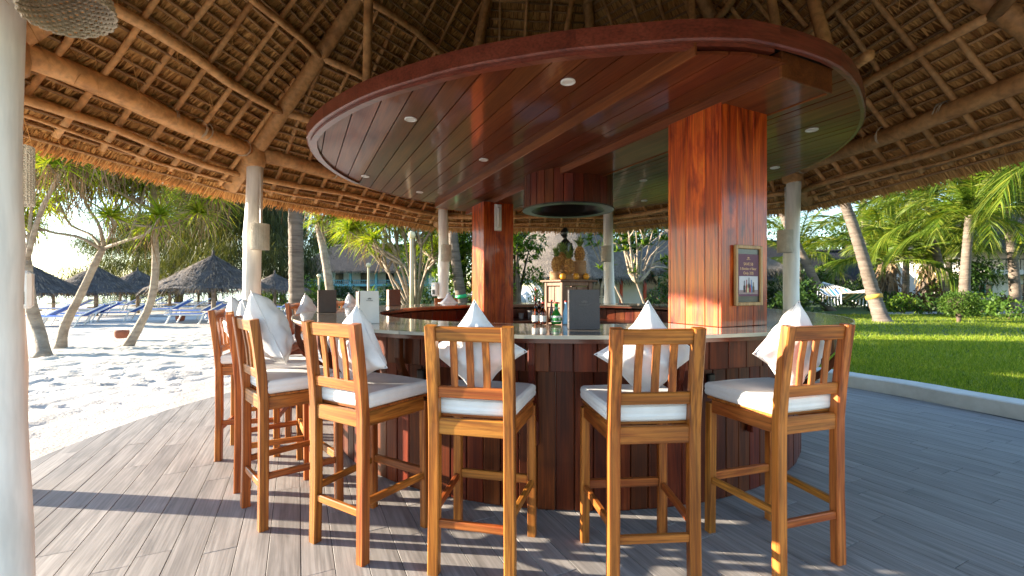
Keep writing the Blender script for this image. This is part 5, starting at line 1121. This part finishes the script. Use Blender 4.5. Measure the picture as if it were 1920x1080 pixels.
# ------------------------------------------------------------------ beach parasols and loungers
M['parasol'] = mat('dark_grey_reed', [(.3, (.075, .062, .058)), (.55, (.13, .108, .095)), (.8, (.19, .155, .135))], 4, rough=.95, bump=1.0, bscale=18, vary=.1, streak=(4, (7, 7, 1), .5), bdist=.08)
M['reed'] = leafmat('reed_edge', [(.07, .06, .055), (.12, .10, .085), (.24, .185, .14)], .1, .9)
def parasol(x, y, r, ze, za, label):
    t = thing('thatched_parasol', label, 'parasol', (x, y, 0), 0, 'thatched parasols on the beach'); R = []
    for i in range(10):
        q = i/9; rr = r*(1-q)**1.0+.02; z = ze+(za-ze)*(q*.82+.18*q*q); R.append([(rr*math.cos(a)*(1+.015*math.sin(9*a+i)), rr*math.sin(a), z+.02*math.sin(11*a+2*i)) for a in [2*PI*j/36 for j in range(36)]])
    MB().rings(R, caps=False).build('canopy', M['parasol'], t, True)
    n = 900; q = nrng.random(n)**2; a = nrng.uniform(0, 2*PI, n); rr = r*(1-q); B = np.stack([rr*np.cos(a), rr*np.sin(a), ze+(za-ze)*q+.015], 1); D = unit(np.stack([np.cos(a), np.sin(a), -(.45+.35*(q < .02))], 1)+nrng.normal(0, .12, (n, 3)))
    V, F = strips(B, D, np.stack([-np.sin(a), np.cos(a), 0*a], 1), nrng.uniform(.15, .34, n), .05, .25, 1, .4); npobj('reed_fringe', V, F, M['reed'], t)
    MB().tube([(0, 0, -.15), (.01, 0, ze*.6), (0, 0, za-.05)], [.09, .08, .06], 10).build('pole', M['bark_pale'], t, True)
    MB().lathe([(.07, za-.1), (.05, za+.05), (.03, za+.16), (.005, za+.2)], 10).build('finial', M['parasol'], t, True)
    for k in range(8): aa = 2*PI*k/8; MB().tube([(0, 0, za-.14), (r*.92*math.cos(aa), r*.92*math.sin(aa), ze+.02)], .02, 5).build('rib', M['bark_pale'], t)
    MB().lathe([(.3, .38), (.32, .40), (.30, .43), (.07, .43)], 16).build('pole_table', M['bark_pale'], t)
for (px, yy, r, ye, ya, lab) in ((400, 17.1, 2.1, 541, 478, 'big grey thatched parasol beside the white post and palm trunk'), (180, 21, 2.0, 548, 499, 'thatched parasol behind the leaning forked pandanus'), (258, 23, 2.0, 546, 507, 'thatched parasol between the two pandanus trunks'), (58, 18, 1.8, 549, 497, 'thatched parasol beside the soap dispenser post'),
                                 (100, 27, 1.9, 552, 520, 'low far parasol behind the soap dispenser post'), (515, 24, 1.8, 544, 513, 'thatched parasol behind the post and the ringed palm'), (318, 24.5, 2.0, 545, 522, 'thatched parasol half behind the big one'), (372, 31, 2.0, 546, 526, 'far thatched parasol behind the big one'), (225, 33, 2.0, 547, 527, 'far thatched parasol toward the sea')):
    x = (px-960)/FPX*yy; parasol(x, yy, r, CAM_H-(ye-540)/FPX*yy, CAM_H-(ya-540)/FPX*yy, lab)
M['blue_mesh'] = mat('blue_mesh_fabric', [(.03, .13, .55)], 30, rough=.6, bump=.1, vary=.1); M['white_frame'] = M['white_plastic']
def make_lounger():
    t = thing('sun_lounger', '', 'lounger', group='blue sun loungers on the beach')
    for sx in (-1, 1):
        MB().tube([(sx*.32, -.95, .33), (sx*.32, .35, .33)], .022, 6).build('side_rail', M['white_frame'], t); MB().tube([(sx*.32, .30, .34), (sx*.32, .95, .72)], .02, 6).build('back_rail', M['white_frame'], t)
        for yy in (-.8, .28): MB().bar([(sx*.33, yy-.1, 0), (sx*.33, yy+.06, .33)], .04, .04, .005).build('leg', M['white_frame'], t)
    MB().cbox((0, -.30, .345), (.60, 1.26, .03), .01).build('seat_sling', M['blue_mesh'], t); MB().cbox((0, .64, .55), (.60, .76, .03), .01, Matrix.Rotation(math.radians(30.3), 3, 'X')).build('back_sling', M['blue_mesh'], t)
    MB().cbox((0, .95, .735), (.56, .05, .04), .01).build('head_bar', M['white_frame'], t); MB().cbox((0, -.96, .335), (.6, .04, .04), .01).build('foot_bar', M['white_frame'], t)
    return t
l0 = make_lounger()
LG = [(372, 16.2, -80, 'blue lounger under the big parasol on its near side'), (368, 18.6, -78, 'blue lounger under the big parasol on its far side'), (135, 15.0, -72, 'blue lounger at the foot of the forked pandanus'), (165, 16.8, -60, 'blue lounger just behind the forked pandanus trunk'), (72, 15.2, -64, 'blue lounger beside the soap dispenser post'),
      (228, 17.3, -74, 'blue lounger between the two pandanus trunks'), (185, 20.2, -62, 'blue lounger under the parasol behind the forked pandanus'), (122, 20.8, -70, 'blue lounger in the open sand toward the sea'), (312, 20.2, -72, 'blue lounger just past the curved pandanus trunk'), (352, 22.8, -66, 'blue lounger behind the big parasol pole'),
      (222, 24.8, -62, 'blue lounger beneath the parasol between the trunks'), (268, 26.5, -70, 'blue lounger beyond the curved pandanus trunk'), (330, 28, -64, 'blue lounger under the half hidden parasol'), (300, 32, -66, 'far blue lounger among the back parasols'), (425, 25.5, -72, 'blue lounger beside the white beach post'),
      (520, 22.5, -80, 'blue lounger beyond the beach stools and ringed palm'), (395, 30, -60, 'far blue lounger behind the casuarina shade'), (240, 30.5, -66, 'far blue lounger near the far parasols')]
for k, (px, yy, hd, lab) in enumerate(LG):
    o = l0 if k == 0 else copy_tree(l0); o.location = ((px-960)/FPX*yy, yy, .03); o.rotation_euler = (0, 0, math.radians(hd+rnd.uniform(-6, 6))); o['label'] = lab
M['clay'] = mat('terracotta', [(.28, .09, .05)], 6, rough=.8, bump=.2, vary=.1)
for (px, py, lab) in ((228, 637, 'terracotta ashtray pot on the sand beside the curved pandanus'), (338, 604, 'terracotta ashtray pot on the sand near the big parasol')):
    g = ground(px, py); o = MB().lathe([(.10, 0), (.14, .05), (.16, .16), (.15, .2), (.13, .2), (.11, .08), (.01, .07)], 18, caps=False).build('clay_pot', M['clay'], None, True); o.location = (g.x, g.y, .04); tag(o, lab, 'pot', 'clay pots on the sand')
